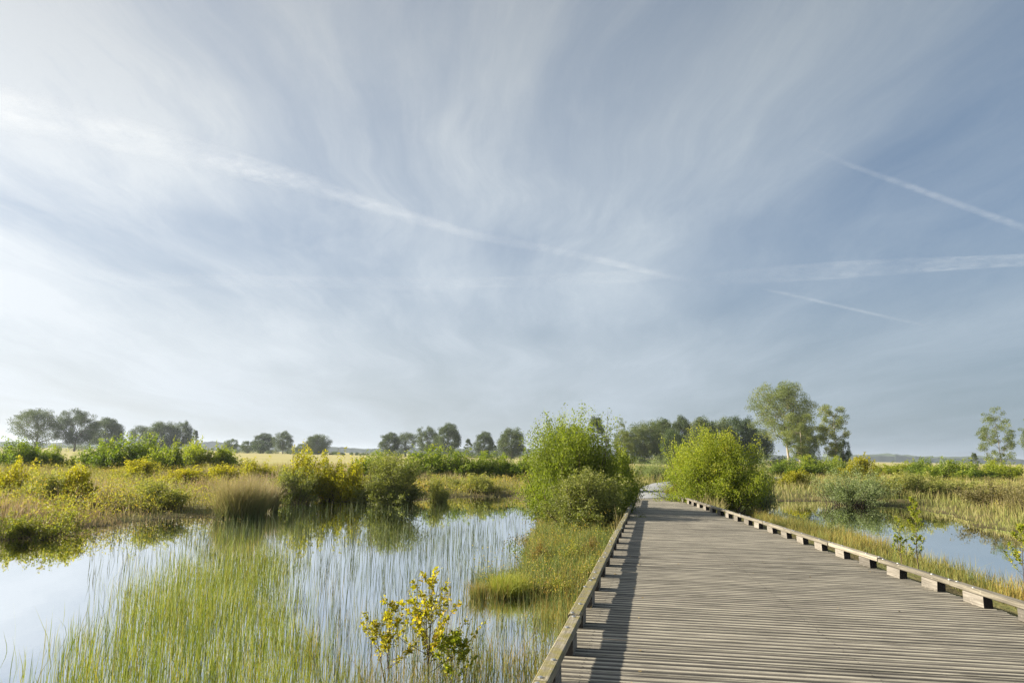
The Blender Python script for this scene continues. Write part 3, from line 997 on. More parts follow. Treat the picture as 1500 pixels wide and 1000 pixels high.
GF = 'green shrubs in the row along the left field'
GY = 'yellow shrubs on the left marsh'
GH = 'shrubs of the hedge on the far pond shore'
GC = 'yellow-green shrubs behind the middle of the pond'
GR = 'green shrubs in a line on the right marsh'
GO = 'olive shrubs on the right pond shore'
GP = 'bushes crowding the boardwalk end'
SHRUBS = [
    # left field row
    ('green_a', 32, 78, 646, 690, 'dark green shrub at the far left edge behind yellow bushes', GF),
    ('green_b', 80, 44, 653, 691, 'low dark shrub left of the gap onto the pale field', GF),
    ('green_a', 158, 76, 641, 694, 'large green shrub right of the gap onto the pale field', GF),
    ('green_b', 212, 52, 638, 694, 'green shrub with tall pale shoots sticking up from its top', GF),
    ('green_c', 244, 54, 650, 697, 'dark-bellied shrub between the tall-shooted one and the round bright one', GF),
    ('green_c', 280, 52, 646, 690, 'round bright green shrub left of a small gap in the row', GF),
    ('green_c', 328, 48, 653, 690, 'bright green dome standing alone at the right end of the row', GF),
    # yellow ones
    ('yellow_b', 12, 62, 671, 736, 'tall yellow shrub cut by the left edge of the picture', GY),
    ('olive_a', 62, 66, 686, 742, 'yellow-olive shrub beside the tall yellow one at the left edge', GY),
    ('yellow_a', 112, 50, 682, 738, 'yellow shrub standing before the gap onto the pale field', GY),
    ('yellow_a', 206, 52, 671, 706, 'bright yellow bush in front of the dark green shrubs', GY),
    ('yellow_a', 272, 66, 684, 716, 'low yellow-green bush before the round bright green shrub', GY),
    ('yellow_a', 322, 60, 680, 712, 'low yellow bush below the lone green dome', GY),
    ('yellow_b', 372, 48, 671, 707, 'yellow bush behind the purple grass tussock', GY),
    ('olive_a', 232, 80, 698, 742, 'straggly olive bush in the brown grass of the left marsh', GY),
    ('low', 66, 104, 735, 782, 'low orange-yellow bush standing in the shallow water at left', GY),
    ('low', 10, 60, 742, 788, 'low orange-yellow bush on the left edge of the shallow water', GY),
    # middle mass
    ('olive_a', 425, 66, 682, 734, 'dark olive bush at the left end of the yellow-green mass', GC),
    ('yellow_b', 438, 54, 657, 726, 'tallest yellow shrub with upright shoots beside the purple tussock', GC),
    ('yellow_b', 478, 56, 664, 731, 'yellow shrub in the middle of the mass over the pond', GC),
    ('yellow_b', 513, 56, 672, 730, 'yellow-green shrub left of the round dark-sided bush', GC),
    ('green_b', 543, 56, 661, 704, 'green shrub behind the yellow mass, above the round bush', GC),
    ('front', 566, 86, 667, 735, 'round bush with a dark shaded side reflected in the pond', GC),
    # hedge
    ('green_b', 628, 66, 654, 702, 'tall bright end of the hedge at its left', GH),
    ('green_a', 667, 56, 660, 704, 'yellow-topped hedge shrub right of the tall end', GH),
    ('green_b', 702, 54, 663, 704, 'dark green shrub in the middle of the hedge', GH),
    ('green_a', 738, 52, 667, 704, 'low hedge shrub near the big bush', GH),
    ('green_a', 768, 40, 668, 704, 'last hedge shrub partly behind the big bush', GH),
    ('olive_a', 642, 34, 694, 734, 'small leafy sapling on the shore before the hedge', None),
    ('olive_b', 700, 70, 692, 718, 'low yellowish scrub at the foot of the hedge', None),
    # on the bank left of the boardwalk
    ('rust', 792, 34, 784, 826, 'small orange-leaved shrub on the left bank beside the open pond', None, 'shrub', 'shrub', .2),
    ('low', 838, 60, 782, 826, 'low yellow-green bush on the bank under the largest bush', None, 'shrub', 'shrub', .2),
    ('rust', 866, 30, 778, 812, 'small pinkish-brown shrub next to the left kerb beam', None, 'shrub', 'shrub', .2),
    ('low', 868, 52, 808, 850, 'low yellow bush touching the left kerb beam', None, 'shrub', 'shrub', .2),
    ('low', 812, 60, 826, 872, 'low leafy bush on the bank behind the round green tussock', None, 'shrub', 'shrub', .15),
    # by the boardwalk
    ('big', 835, 152, 616, 768, 'largest bush, bright green, left of the boardwalk', None),
    ('front', 860, 104, 690, 780, 'dense olive-brown bush leaning against the boardwalk kerb below the largest bush', None),
    ('rust', 902, 42, 692, 756, 'orange-brown bush hanging over the kerb at the boardwalk end', None),
    ('green_c', 912, 46, 660, 726, 'pale green bush behind the largest bush at the path bend', GP),
    ('willow', 958, 62, 668, 708, 'yellowish willow bush closing the view behind the path', GP, 'shrub', 'shrub', .3, 54),
    ('green_c', 1006, 50, 655, 724, 'leafy bush between the path and the large right bush', GP),
    ('big_r', 1046, 122, 637, 750, 'large bright green bush right of the boardwalk end', None),
    ('willow', 1112, 56, 668, 752, 'grey-green willow bush against the right side of the large right bush', None),
    ('rust', 992, 34, 702, 738, 'small reddish bush at the foot of the large right bush', None),
    # right marsh
    ('green_a', 1150, 48, 672, 700, 'dark green shrub under the tall pale-trunked tree', GR),
    ('green_b', 1192, 50, 668, 700, 'green shrub between the two light birches', GR),
    ('green_a', 1226, 44, 670, 700, 'green shrub under the slender olive birch', GR),
    ('yellow_a', 1168, 44, 688, 716, 'small yellow bush in front of the green shrubs at right', None),
    ('willow', 1248, 96, 682, 739, 'grey-green willow over dark water on the right pond', None),
    ('yellow_a', 1262, 40, 668, 706, 'thin yellow bush rising behind the grey-green willow', GO),
    ('olive_b', 1302, 80, 692, 728, 'low olive bush right of the grey-green willow', GO),
    ('green_c', 1312, 52, 676, 700, 'dim green shrub left of the brighter ones on the right skyline', GR),
    ('olive_a', 1346, 76, 690, 728, 'yellow-olive bush in the middle of the right far shore', GO),
    ('green_a', 1350, 44, 672, 702, 'bright green shrub on the right skyline', GR),
    ('green_a', 1394, 66, 673, 706, 'wide green shrub in the middle of the right skyline row', GR),
    ('green_b', 1428, 44, 678, 706, 'dark small shrub right of the wide green one', GR),
    ('olive_b', 1402, 84, 698, 729, 'olive-yellow bush overhanging the right pond', GO),
    ('green_c', 1464, 62, 675, 706, 'green shrub below the sparse birch', GR),
    ('brown', 1466, 104, 704, 744, 'brown-grey bush with dark reflection at the right pond', GO),
    ('brown', 1516, 70, 710, 752, 'brown bush cut by the right edge of the picture', GO),
]
for a in SHRUBS:
    shrub(*a)


# ------------------------------------------------------------------ young saplings with leaves one can tell apart
def leaf_single(name, mat, l, wd, tint):
    V = np.array([(0, 0, 0), (.28 * l, wd * .42, .05 * l), (.62 * l, wd * .46, .06 * l), (l, 0, -.04 * l), (.62 * l, -wd * .46, .06 * l), (.28 * l, -wd * .42, .05 * l),
                  (.3 * l, 0, -.02 * l), (.65 * l, 0, -.01 * l)])
    Fq = np.array([(0, 6, 1, 1), ][:0] or [(6, 7, 2, 1), (6, 5, 4, 7)])
    Ft = np.array([(0, 6, 1), (0, 5, 6), (7, 3, 2), (7, 4, 3)])
    return mesh_np(name, V, [Fq, Ft], M[mat], {'tint': np.full(8, tint)}, smooth=True)


def sapling(px, base, wpx, top, label, mat, n_leaf, leaf, zg=0.0, n_side=14, name='sapling', seed=1, spread=1.0, forks=1):
    r = np.random.default_rng(seed)
    x, y = at(px, base, zg)
    g = max(float(ground_z(x, y)), -.05)
    H = (hor(px) - top) * math.hypot(x, y) / F * 1.0 + CZ - g
    W = wpx * y / F
    o = empty(name, (x, y, g))
    tag(o, label, 'sapling')
    P0, P1, Ra, Rb, ends = [], [], [], [], []
    for f in range(forks):
        nt = 7
        z = np.linspace(0, H * (1 if f == 0 else r.uniform(.6, .85)), nt)
        lx, ly = (0, 0) if f == 0 else (r.uniform(-.3, .3) * W / H, r.uniform(-.2, .2) * W / H)
        tp = np.stack([np.cumsum(r.normal(size=nt)) * .008 * H + lx * z, np.cumsum(r.normal(size=nt)) * .008 * H + ly * z, z], 1)
        tp[0] = 0
        rr = np.linspace(.0075, .0022, nt) * H ** .7
        P0 += list(tp[:-1]); P1 += list(tp[1:]); Ra += list(rr[:-1]); Rb += list(rr[1:])
        for i in range(n_side // forks):
            fz = .22 + .75 * (i + r.uniform(0, 1)) / (n_side // forks)
            zz = fz * z[-1]
            b0 = np.array([np.interp(zz, z, tp[:, 0]), np.interp(zz, z, tp[:, 1]), zz])
            az = i * 2.4 + r.uniform(-.5, .5)
            ln = W * .5 * (1.15 - fz * .85) * r.uniform(.6, 1.1) * spread
            dv = np.array([math.cos(az), math.sin(az), r.uniform(.5, 1.1)])
            dv = dv / np.linalg.norm(dv)
            m_ = b0 + dv * ln * .5
            e_ = m_ + unit(dv + np.array([0, 0, .45])) * ln * .5
            P0 += [b0, m_]; P1 += [m_, e_]; Ra += [rr[-1] * 1.4, rr[-1]]; Rb += [rr[-1], rr[-1] * .5]
            ends.append((b0, m_, e_))
        ends.append((tp[-3], tp[-2], tp[-1]))
    V, Q = tubes(P0, P1, np.array(Ra), np.array(Rb), 5)
    link('stem', mesh_np('stem', V, [Q], M['twig'], smooth=True), o)
    variants = [leaf_single('leaf', mat, leaf * s, leaf * s * .66, tn) for s, tn in ((1, .1), (.85, .28), (1.1, .42), (.75, .55), (.9, .85), (.7, .35))]
    for k_ in range(n_leaf):
        if k_ % 4 == 0:
            b0, m_, e_ = ends[int(r.integers(len(ends)))]
            tt = r.uniform(.12, 1.0) ** .6
        p_ = b0 + (m_ - b0) * tt * 2 if tt < .5 else m_ + (e_ - m_) * (tt - .5) * 2
        lf = link('leaf', variants[int(r.integers(6))], o, tuple(p_ + r.normal(size=3) * .006), (r.normal() * .6, r.uniform(-1.1, .5), r.uniform(0, 6.283)))
    E = np.array([np.stack(e) for e in ends])
    pk = r.integers(0, len(E), n_leaf * 4)
    tt = (r.uniform(.1, 1.0, len(pk)) ** .7)[:, None]
    pos = (1 - tt) ** 2 * E[pk, 0] + 2 * tt * (1 - tt) * E[pk, 1] + tt ** 2 * E[pk, 2] + r.normal(size=(len(pk), 3)) * .018
    V, Q = leaves(pos, leaf * r.uniform(.35, .75, len(pk)), leaf * r.uniform(.22, .45, len(pk)), (0, 0, .5), r)
    tag(link('small_leaves', mesh_np('small_leaves', V, [Q], M[mat], {'tint': np.repeat(np.clip(r.normal(size=len(pk)) * .2 + .5, 0, 1), 4)}), o), kind='stuff')
    return o


sapling(629, 1012, 165, 838, 'tall yellow-leaved alder sapling rising from the reeds in the foreground', 'yellow', 296, .056, 0, 26, seed=5, spread=1.35, forks=2)
sapling(566, 1000, 110, 868, 'slender yellow sapling left of the tall one in the reeds', 'yellow', 260, .05, 0, 20, seed=6, forks=2, spread=1.2)
sapling(664, 1016, 100, 915, 'short green-leaved sapling right of the tall yellow one', 'bright', 190, .056, 0, 14, seed=8, spread=1.3)
sapling(1346, 838, 60, 722, 'tall thin light green sapling by the right kerb beam', 'bright', 280, .05, .2, 18, seed=9, spread=.8)
sapling(1322, 828, 46, 745, 'shorter light green sapling beside the tall thin one at the right kerb', 'bright', 170, .046, .2, 14, seed=10, forks=2)
sapling(1500, 868, 70, 750, 'leafy yellow-green sapling at the right edge over the pond', 'bright', 220, .06, .1, 14, seed=12, spread=1.3)

# ------------------------------------------------------------------ reeds, sedges, grasses, heath (masses nobody could count)
PXR = {}


def scatter(n, box, seed, even=True):
    """n points spread evenly over a pixel box's footprint on the ground (world metres), with their pixel coordinates."""
    r = np.random.default_rng(seed)
    c4 = np.array([at(box[0], box[1], .1), at(box[2], box[1], .1), at(box[2], box[3], .1), at(box[0], box[3], .1)])
    lo, hi = c4.min(0), c4.max(0)
    if even:
        x = r.uniform(lo[0], hi[0], n)
        y = r.uniform(lo[1], hi[1], n)
    else:                                   # thinning out with distance
        y = lo[1] * (hi[1] / lo[1]) ** r.uniform(0, 1, n)
        x = y * r.uniform((box[0] - 790) / F, (box[2] - 710) / F, n)
    px, py = to_px(x, y, np.zeros(n))
    ok = (px > box[0]) & (px < box[2]) & (py > box[1]) & (py < box[3])
    return x[ok], y[ok], px[ok], py[ok]


CRI = np.array(CR.transposed())


def to_px(x, y, z):
    q_ = np.stack([x, y, z - CZ], 0)
    c_ = CRI @ q_
    return 750 + F * c_[0] / -c_[2], 500 - F * c_[1] / -c_[2]


def inpoly(px, py, P):
    return poly_sd(px, py, np.array(P, float)) < 0


def off_deck(x, y, m_=.22):
    return ~((y < 30.3) & (x > edge_l(y) - m_) & (x < edge_r(y) + m_)) & (path_d(x, y) > 1.15)


def stuff(name, label, cat, me, loc=(0, 0, 0)):
    return tag(link(name, me, None, loc), label, cat, None, 'stuff')


def blade_obj(name, label, mat, x, y, h, wd, lean, tint, seed, cat='grass', zoff=-.05, bend=.25):
    r = np.random.default_rng(seed)
    z = np.maximum(ground_z(x, y), -.08) + zoff
    V, T, at_ = blades(np.stack([x, y, z], 1), h, wd, lean, np.clip(tint, 0, 1), r, bend)
    return stuff(name, label, cat, mesh_np(name, V, [T], M[mat], at_))


# dense green reeds, lower left
x, y, px, py = scatter(150000, (-160, 770, 600, 1100), 51)
core = poly_sd(px, py, np.array([(10, 1100), (60, 1010), (140, 945), (205, 885), (265, 848), (330, 828), (385, 830), (410, 850), (405, 890), (440, 940), (500, 1020), (520, 1100)], float))
nz = .6 * vnoise(x, y, 1.6, 5) + 1.0 * vnoise(x, y, 5.5, 15)
prob = np.clip(.52 - core / 90.0 + nz * .50, 0, .95) * np.clip(1.1 - core / 130, 0, 1)
r_ = np.random.default_rng(52)
ok = (r_.uniform(size=len(x)) < prob) & (pond_sd(x, y) < .1)
x, y, nz, core = x[ok], y[ok], nz[ok], core[ok]
n = len(x)
h = np.clip(.36 + r_.normal(size=n) * .13 + nz * .05 - np.clip(core, 0, 60) / 420, .10, .85)
blade_obj('reeds', 'dense bright green reeds standing in the water at lower left', 'reed', x, y, h, .0068, .13 + .45 * (r_.uniform(size=n) < .10), .38 + nz * .20 + r_.normal(size=n) * .32, 53, 'reeds')

# thin rushes over the open pond
x, y, px, py = scatter(120000, (130, 742, 860, 1100), 54)
nz = vnoise(x, y, .8, 6) + .5 * vnoise(x, y, 2.6, 7)
mass = inpoly(px, py, [(250, 770), (420, 775), (560, 770), (690, 775), (770, 800), (760, 850), (800, 900), (820, 1100), (420, 1100), (400, 900), (300, 830)])
prob = np.clip(.28 + nz * .26, .02, 1) * np.where(mass, 1, .22)
ok = (r_.uniform(size=len(x)) < prob * .85) & (pond_sd(x, y) < -.1)
x, y, nz, py = x[ok], y[ok], nz[ok], py[ok]
n = len(x)
h = np.clip(.36 + r_.normal(size=n) * .13, .10, .8)
blade_obj('rushes', 'thin scattered rushes standing in the open pond', 'rush', x, y, h, .0045 + .00022 * y, .10, .40 + nz * .15 + r_.normal(size=n) * .25, 55, 'rushes')

# mixed tall growth at the water's edge along the left kerb, foreground
x, y, px, py = scatter(60000, (430, 850, 870, 1150), 56)
nz = vnoise(x, y, 1.9, 8)
prob = np.clip(.05 + nz * .34 + (px - 600) / 1300 + (py - 940) / 420, 0, .6)
ok = (r_.uniform(size=len(x)) < prob) & off_deck(x, y)
x, y, nz = x[ok], y[ok], nz[ok]
n = len(x)
h = np.clip(.36 + r_.normal(size=n) * .13, .1, .75)
blade_obj('waterside_sedge', 'mixed green and brown sedge at the water edge along the left kerb', 'sedge', x, y, h, .0065, .26, .28 + nz * .2 + r_.normal(size=n) * .26, 57, 'sedge')

# bank left of the boardwalk under the largest bush
x, y, px, py = scatter(115000, (660, 740, 930, 900), 58)
bank = inpoly(px, py, [(795, 755), (930, 735), (925, 760), (870, 870), (838, 900), (790, 882), (700, 868), (690, 845), (760, 838), (772, 805)])
ok = bank & off_deck(x, y)
x, y = x[ok], y[ok]
n = len(x)
nz = vnoise(x, y, 1.4, 9)
h = np.clip(.30 + r_.normal(size=n) * .11 + nz * .06, .08, .7)
blade_obj('bank_grass', 'yellow and green grass on the bank below the largest bush', 'sedge', x, y, h, .008, .55, .08 + nz * .30 + r_.normal(size=n) * .26, 59)
sel = r_.uniform(size=n) < .05 + .16 * np.clip(nz, 0, 1)
xl, yl = x[sel], y[sel]
pos = np.stack([xl, yl, np.maximum(ground_z(xl, yl), 0) + np.abs(r_.normal(size=len(xl))) * .22 + .03], 1)
rep = np.repeat(pos, 4, 0) + r_.normal(size=(len(pos) * 4, 3)) * .05
V, Q = leaves(rep, .03, .02, (0, 0, .6), r_)
stuff('bank_herbs', 'small yellow and orange leafed herbs among the bank grass', 'herbs',
      mesh_np('bank_herbs', V, [Q], M['heath'], {'tint': np.repeat(np.clip(r_.uniform(.15, .95, len(rep)), 0, 1), 4)}))

# right bank between kerb and pond: golden sedge
x, y, px, py = scatter(420000, (1060, 740, 1640, 960), 60)
bank = inpoly(px, py, [(1085, 752), (1120, 758), (1180, 768), (1250, 785), (1310, 806), (1370, 825), (1430, 846), (1500, 870), (1640, 915), (1640, 960), (1500, 915), (1330, 850), (1160, 795)])
ok = bank & (x > edge_r(y) + .16) & (r_.uniform(size=len(x)) < .8)
x, y = x[ok], y[ok]
n = len(x)
nz = vnoise(x, y, .55, 10) + .4 * vnoise(x, y, 2.2, 11)
h = np.clip(.27 + .14 * np.clip(1.6 - (x - edge_r(y)), 0, 1) * np.clip((y - 9) / 6, 0, 1) + r_.normal(size=n) * .10 + nz * .09, .06, .75)
blade_obj('golden_sedge', 'golden and green sedge on the bank along the right kerb', 'sedge', x, y, h, .009, .32, .42 + nz * .28 + r_.normal(size=n) * .16, 61, 'sedge')

# far shores: brown and purple moor grass, left and middle
x, y, px, py = scatter(110000, (-200, 686, 800, 800), 62, False)
s = pond_sd(x, y)
nz = vnoise(x, y, .35, 12)
ok = (s > -.3) & off_deck(x, y) & (r_.uniform(size=len(x)) < np.clip(.7 + nz * .4, .15, 1))
x, y, nz, s = x[ok], y[ok], nz[ok], s[ok]
n = len(x)
h = np.clip((.42 + r_.normal(size=n) * .14 + nz * .12) * np.clip(.35 + s * .35, .3, 1.25), .06, .95)
blade_obj('moor_grass', 'brown and purplish moor grass on the marsh beyond the left pond', 'moor', x, y, h, .012 + .0004 * y, .28, .32 + nz * .3 + r_.normal(size=n) * .2 + .45 * np.exp(-((x + 14.5) / 5.0) ** 2), 63)

# right marsh beyond the pond and round the path
x, y, px, py = scatter(150000, (900, 688, 1760, 840), 64, False)
s = pond_sd(x, y)
nz = vnoise(x, y, .3, 13)
near = np.interp(px, [1085, 1120, 1180, 1250, 1310, 1370, 1420, 1480, 1530, 1640], [748, 758, 766, 782, 800, 818, 836, 856, 874, 898])
ok = (s > -.2) & off_deck(x, y) & ((py < near) | (px < 1060))
ok &= ~((px > 1060) & (px < 1100) & (py > 745))
x, y, nz, s = x[ok], y[ok], nz[ok], s[ok]
n = len(x)
h = np.clip((.46 + r_.normal(size=n) * .14 + nz * .1) * np.clip(.35 + s * .35, .3, 1.2), .06, .95)
blade_obj('marsh_grass', 'olive and straw coloured grass on the marsh beyond the right pond', 'moor', x, y, h, .012 + .0004 * y, .28, .20 + nz * .25 + r_.normal(size=n) * .22, 65)


def heath(name, label, box, n, seed, hgt, per, leaf, tb, mat='heath', cat='heath', s_min=0.0):
    r = np.random.default_rng(seed)
    x, y, px, py = scatter(n, box, seed, False)
    s = pond_sd(x, y)
    nz = vnoise(x, y, .28, seed)
    ok = (s > .4 + s_min * r.uniform(0, 1, len(x))) & off_deck(x, y, .5) & (r.uniform(size=len(x)) < np.clip(.55 + nz * .55, .05, 1))
    x, y, nz = x[ok], y[ok], nz[ok]
    m_ = len(x)
    hh = np.clip(hgt * (1 + r.normal(size=m_) * .3 + nz * .3), .15, 1.6)
    k_ = np.repeat(np.arange(m_), per)
    up = r.uniform(0, 1, len(k_)) ** .7
    sp = .32 * (1.1 - .6 * up)
    pos = np.stack([x[k_] + r.normal(size=len(k_)) * sp, y[k_] + r.normal(size=len(k_)) * sp, ground_z(x, y)[k_] + hh[k_] * up], 1)
    V, Q = leaves(pos, leaf * r.uniform(.6, 1.4, len(k_)), leaf * .5 * r.uniform(.7, 1.3, len(k_)), (0, 0, .7), r)
    tint = np.clip(tb + nz[k_] * .22 + (r.normal(size=m_) * .14)[k_] + r.normal(size=len(k_)) * .12, 0, 1)
    return stuff(name, label, cat, mesh_np(name, V, [Q], M[mat], {'tint': np.repeat(tint, 4)}))


heath('heath_scrub', 'olive and yellow heath scrub covering the right marsh behind the pond', (1090, 688, 1700, 790), 4600, 71, .62, 60, .07, .44, s_min=9.0)
heath('heath_scrub', 'yellow and brown heath scrub on the left marsh', (-200, 694, 420, 780), 3200, 72, .58, 64, .062, .42)
heath('heath_scrub', 'low yellow scrub on the shore before the hedge', (560, 696, 800, 730), 1300, 73, .45, 36, .085, .58)
heath('heath_scrub', 'yellow-green scrub either side of the path beyond the boardwalk', (880, 690, 1120, 745), 900, 74, .7, 44, .09, .40)

def undergrowth(name, label, spans, seed, leaf, mat, per=150):
    r = np.random.default_rng(seed)
    P, T_ = [], []
    for x0, x1, depth, hmax, n in spans:
        px = r.uniform(x0, x1, n)
        dpt = depth * r.uniform(.96, 1.05, n)
        for a, d_ in zip(px, dpt):
            h = hmax * max(.25, .6 + .45 * vnoise(a / 9.0, 0.0, 1.0, seed) + r.normal() * .15)
            xx = col_x(a, d_)
            g_ = float(ground_z(xx, d_))
            rr = unit(r.normal(size=(per, 3))) * r.uniform(0, 1, (per, 1)) ** .4
            P.append(np.array([xx, d_, g_ + h * .45]) + rr * np.array([h * .8, h * .8, h * .55]))
            T_.append(np.clip(.4 + r.normal() * .18 + r.normal(size=per) * .12, 0, 1))
    P, T_ = np.vstack(P), np.concatenate(T_)
    V, Q = leaves(P, leaf * r.uniform(.7, 1.4, len(P)), leaf * .6, None, r)
    stuff(name, label, 'undergrowth', mesh_np(name, V, [Q], M[mat], {'tint': np.repeat(T_, 4)}))


undergrowth('undergrowth', 'low dark scrub under the trees along the far edge of the field',
            [(-30, 300, 345, 4.0, 70), (330, 480, 425, 4.5, 60), (425, 560, 400, 2.2, 34), (560, 780, 335, 3.6, 70)], 75, .42, 'forest')
undergrowth('undergrowth', 'shaded scrub at the foot of the wood behind the boardwalk', [(860, 1200, 195, 3.4, 120), (1195, 1250, 155, 2.0, 16)], 76, .34, 'forest')

# floating leaves and broken stems on the left water
x, y, px, py = scatter(60000, (-100, 728, 820, 850), 66)
nz = vnoise(x, y, .9, 14)
s = pond_sd(x, y)
ok = (s < .2) & (r_.uniform(size=len(x)) < np.clip(nz * .4 - np.where(px < 330, (py - 785) / 90, (-s - .5) / 1.2), 0, .5))
x, y = x[ok], y[ok]
V, Q = leaves(np.stack([x, y, np.abs(r_.normal(size=len(x))) * .05 + .012], 1), .06, .03, None, r_)
stuff('water_litter', 'dead leaves and bits of weed on the shallow water at left', 'weed', mesh_np('water_litter', V, [Q], M['dead'], {'tint': np.repeat(r_.uniform(0, 1, len(x)), 4)}))


n = 60
yl = r_.uniform(4.5, 29, n)
fl = r_.uniform(0, 1, n) ** 1.0
xl = edge_l(yl) + .1 + (edge_r(yl) - edge_l(yl) - .2) * np.where(r_.uniform(size=n) < .5, fl * .12, fl)
V, Q = leaves(np.stack([xl, yl, np.full(n, DECK + .012)], 1), .045, .028, None, r_)
V[:, 2] = DECK + .008 + (V[:, 2] - DECK - .012) * .25
stuff('fallen_leaves', 'a few small fallen leaves lying on the boardwalk planks', 'leaves', mesh_np('fallen_leaves', V, [Q], M['dead'], {'tint': np.repeat(r_.uniform(0, 1, n), 4)}))


# grass tussocks that stand out one by one
def tussock(px, base, wpx, top, label, mat, n, seed, tint, lean=.30, zg=.1, name='grass_tussock', wd=.010):
    r = np.random.default_rng(seed)
    x, y = at(px, base, zg)
    g = max(float(ground_z(x, y)), -.02)
    H = (hor(px) - top) * y / F + CZ - g
    W = wpx * y / F
    a = r.uniform(0, 6.283, n)
    rr = W * .36 * np.sqrt(r.uniform(0, 1, n))
    pt = np.stack([np.cos(a) * rr, np.sin(a) * rr, np.zeros(n)], 1)
    V, T, at_ = blades(pt, H * np.clip(.78 + r.normal(size=n) * .22, .25, 1.12), wd, lean, np.clip(tint + r.normal(size=n) * .2, 0, 1), r, .35)
    o = link(name, mesh_np(name, V, [T], M[mat], at_), None, (x, y, g - .03))
    return tag(o, label, 'grass tussock')


tussock(352, 752, 92, 692, 'large purple-topped grass tussock at the water edge left of the yellow shrubs', 'moor', 3000, 81, .36, .42, wd=.012)
tussock(392, 744, 40, 706, 'small grass tussock against the right of the large purple one', 'moor', 1500, 82, .5, .25, wd=.016)
tussock(745, 862, 74, 826, 'round green tussock in the water off the left bank', 'reed', 1500, 83, .55, .45, wd=.008)
tussock(702, 866, 30, 836, 'small brown-green tussock at the tip of the left bank', 'sedge', 420, 84, .40, .42, wd=.008)

# ------------------------------------------------------------------ contrails, high and far
m, t = material('contrail_ice')
uu = t.n('ShaderNodeAttribute', attribute_name='across').outputs['Fac']
vv = t.n('ShaderNodeAttribute', attribute_name='along').outputs['Fac']
den = t.n('ShaderNodeAttribute', attribute_name='strength').outputs['Fac']
geo = t.n('ShaderNodeNewGeometry').outputs['Position']
nn_ = t.noise(geo, .0032, 7, .7)
n2_ = t.noise(geo, .0007, 3, .5)
soft = t.math('POWER', t.math('MAXIMUM', t.math('SUBTRACT', 1.0, t.math('MULTIPLY', uu, uu)), 0.0), 1.6)
al = t.math('MULTIPLY', t.math('MULTIPLY', t.math('MULTIPLY', soft, den), .37), t.smooth(nn_, .30, .72, .15, 1.0))
al = t.math('MULTIPLY', al, t.smooth(n2_, .30, .65, .30, 1.0), clamp=True)
ds = t.n('ShaderNodeBsdfDiffuse')
ds.inputs[0].default_value = (.95, .95, .95, 1)
tl = t.n('ShaderNodeBsdfTranslucent')
tl.inputs[0].default_value = (.95, .95, .95, 1)
mx = t.n('ShaderNodeMixShader')
mx.inputs[0].default_value = .6
t.t.links.new(ds.outputs[0], mx.inputs[1])
t.t.links.new(tl.outputs[0], mx.inputs[2])
tp_ = t.n('ShaderNodeBsdfTransparent')
ms = t.n('ShaderNodeMixShader')
t.put(ms.inputs[0], al)
t.t.links.new(tp_.outputs[0], ms.inputs[1])
t.t.links.new(mx.outputs[0], ms.inputs[2])
finish(t, ms.outputs[0])
M['contrail'] = m


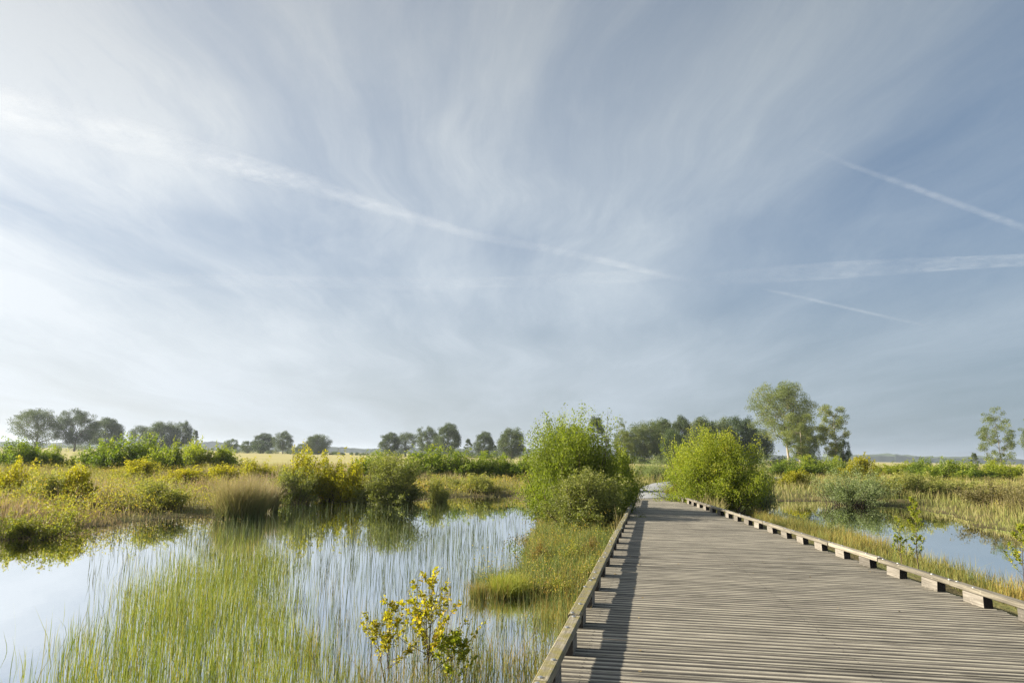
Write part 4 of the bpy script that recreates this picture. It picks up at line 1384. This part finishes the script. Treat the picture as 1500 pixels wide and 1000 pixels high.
def contrail(pix, label, alt=5000.0):
    """pix: (x, y, width in pixels, density) along the trail; built as a flattened tube at its altitude."""
    pts = np.array([at(a, b_, alt) for a, b_, _w, _d in pix])
    s = np.r_[0, np.cumsum(np.linalg.norm(np.diff(pts, axis=0), axis=1))]
    ss = np.linspace(0, s[-1], 40)
    X = np.interp(ss, s, pts[:, 0]); Y = np.interp(ss, s, pts[:, 1])
    dist_ = np.sqrt(X ** 2 + Y ** 2 + alt ** 2)
    wpx = np.interp(ss, s, [q_[2] for q_ in pix]); dn = np.interp(ss, s, [q_[3] for q_ in pix])
    tg = unit(np.gradient(np.stack([X, Y], 1), axis=0))
    nx, ny = -tg[:, 1], tg[:, 0]
    k_ = 12
    an = np.arange(k_) * 2 * np.pi / k_
    # the width in the picture is seen at a slant: widen it on the sheet
    lookv = unit(np.stack([X, Y, np.full(40, alt)], 1))
    nv = np.stack([nx, ny, np.zeros(40)], 1)
    fore = np.sqrt(np.clip(1 - np.sum(lookv * nv, 1) ** 2, .03, 1))
    W = wpx / F * dist_ / fore
    V = np.concatenate([np.stack([X[i] + nx[i] * W[i] / 2 * np.cos(an), Y[i] + ny[i] * W[i] / 2 * np.cos(an), alt + W[i] * .10 * np.sin(an)], 1) for i in range(40)])
    ii, jj = np.meshgrid(np.arange(39), np.arange(k_), indexing='ij')
    Q = np.stack([ii * k_ + jj, ii * k_ + (jj + 1) % k_, (ii + 1) * k_ + (jj + 1) % k_, (ii + 1) * k_ + jj], -1).reshape(-1, 4)
    o = link('contrail', mesh_np('contrail', V, [Q], M['contrail'], {'across': np.tile(np.cos(an), 40), 'along': np.repeat(ss, k_), 'strength': np.repeat(dn, k_)}, smooth=True))
    o.visible_shadow = True
    return tag(o, label, 'contrail', 'contrails in the sky')


contrail([(-250, 95, 50, .8), (0, 158, 48, .7), (200, 202, 44, .75), (330, 237, 42, .7), (470, 275, 38, .55), (560, 306, 32, .42), (700, 346, 22, .28), (820, 368, 22, .32), (910, 388, 22, .40), (990, 408, 16, .12), (1040, 415, 14, .0)],
         'broad white contrail slanting down from the left edge to the middle of the sky')
contrail([(1170, 208, 10, .0), (1245, 242, 12, .18), (1330, 272, 15, .28), (1420, 305, 16, .32), (1500, 334, 17, .34), (1700, 410, 20, .3)], 'narrow contrail slanting down to the right edge above the other trails')
contrail([(1000, 412, 14, .0), (1120, 403, 18, .15), (1260, 394, 20, .38), (1380, 387, 20, .45), (1500, 381, 20, .45), (1750, 367, 22, .4)], 'broad soft contrail running level to the right edge')
contrail([(120, 402, 26, .0), (250, 410, 26, .28), (450, 413, 22, .25), (650, 416, 18, .16), (800, 411, 18, .25), (940, 404, 16, .26), (1010, 398, 14, .0)], 'faint level contrail in the left half of the sky')
contrail([(1110, 422, 8, .0), (1155, 431, 10, .35), (1220, 446, 10, .35), (1290, 462, 10, .22), (1380, 482, 10, .0)], 'short thin contrail below the level one at right')

# ------------------------------------------------------------------ thin morning air
m, t = material('haze_air')
pv = t.n('ShaderNodeVolumePrincipled')
pv.inputs['Color'].default_value = (.80, .88, 1.0, 1)
pv.inputs['Density'].default_value = .00017
pv.inputs['Anisotropy'].default_value = .3
o_ = t.n('ShaderNodeOutputMaterial')
t.t.links.new(pv.outputs[0], o_.inputs['Volume'])
hb = 5400.0
V = np.array([(x, y, z) for z in (-2.0, 40.0) for x, y in ((-hb, -hb), (hb, -hb), (hb, hb), (-hb, hb))])
Q = np.array([(3, 2, 1, 0), (4, 5, 6, 7), (0, 1, 5, 4), (1, 2, 6, 5), (2, 3, 7, 6), (3, 0, 4, 7)])
hz_o = link('haze', mesh_np('haze', V, [Q], m))
tag(hz_o, 'thin pale haze lying over the whole marsh', 'haze', None, 'stuff')
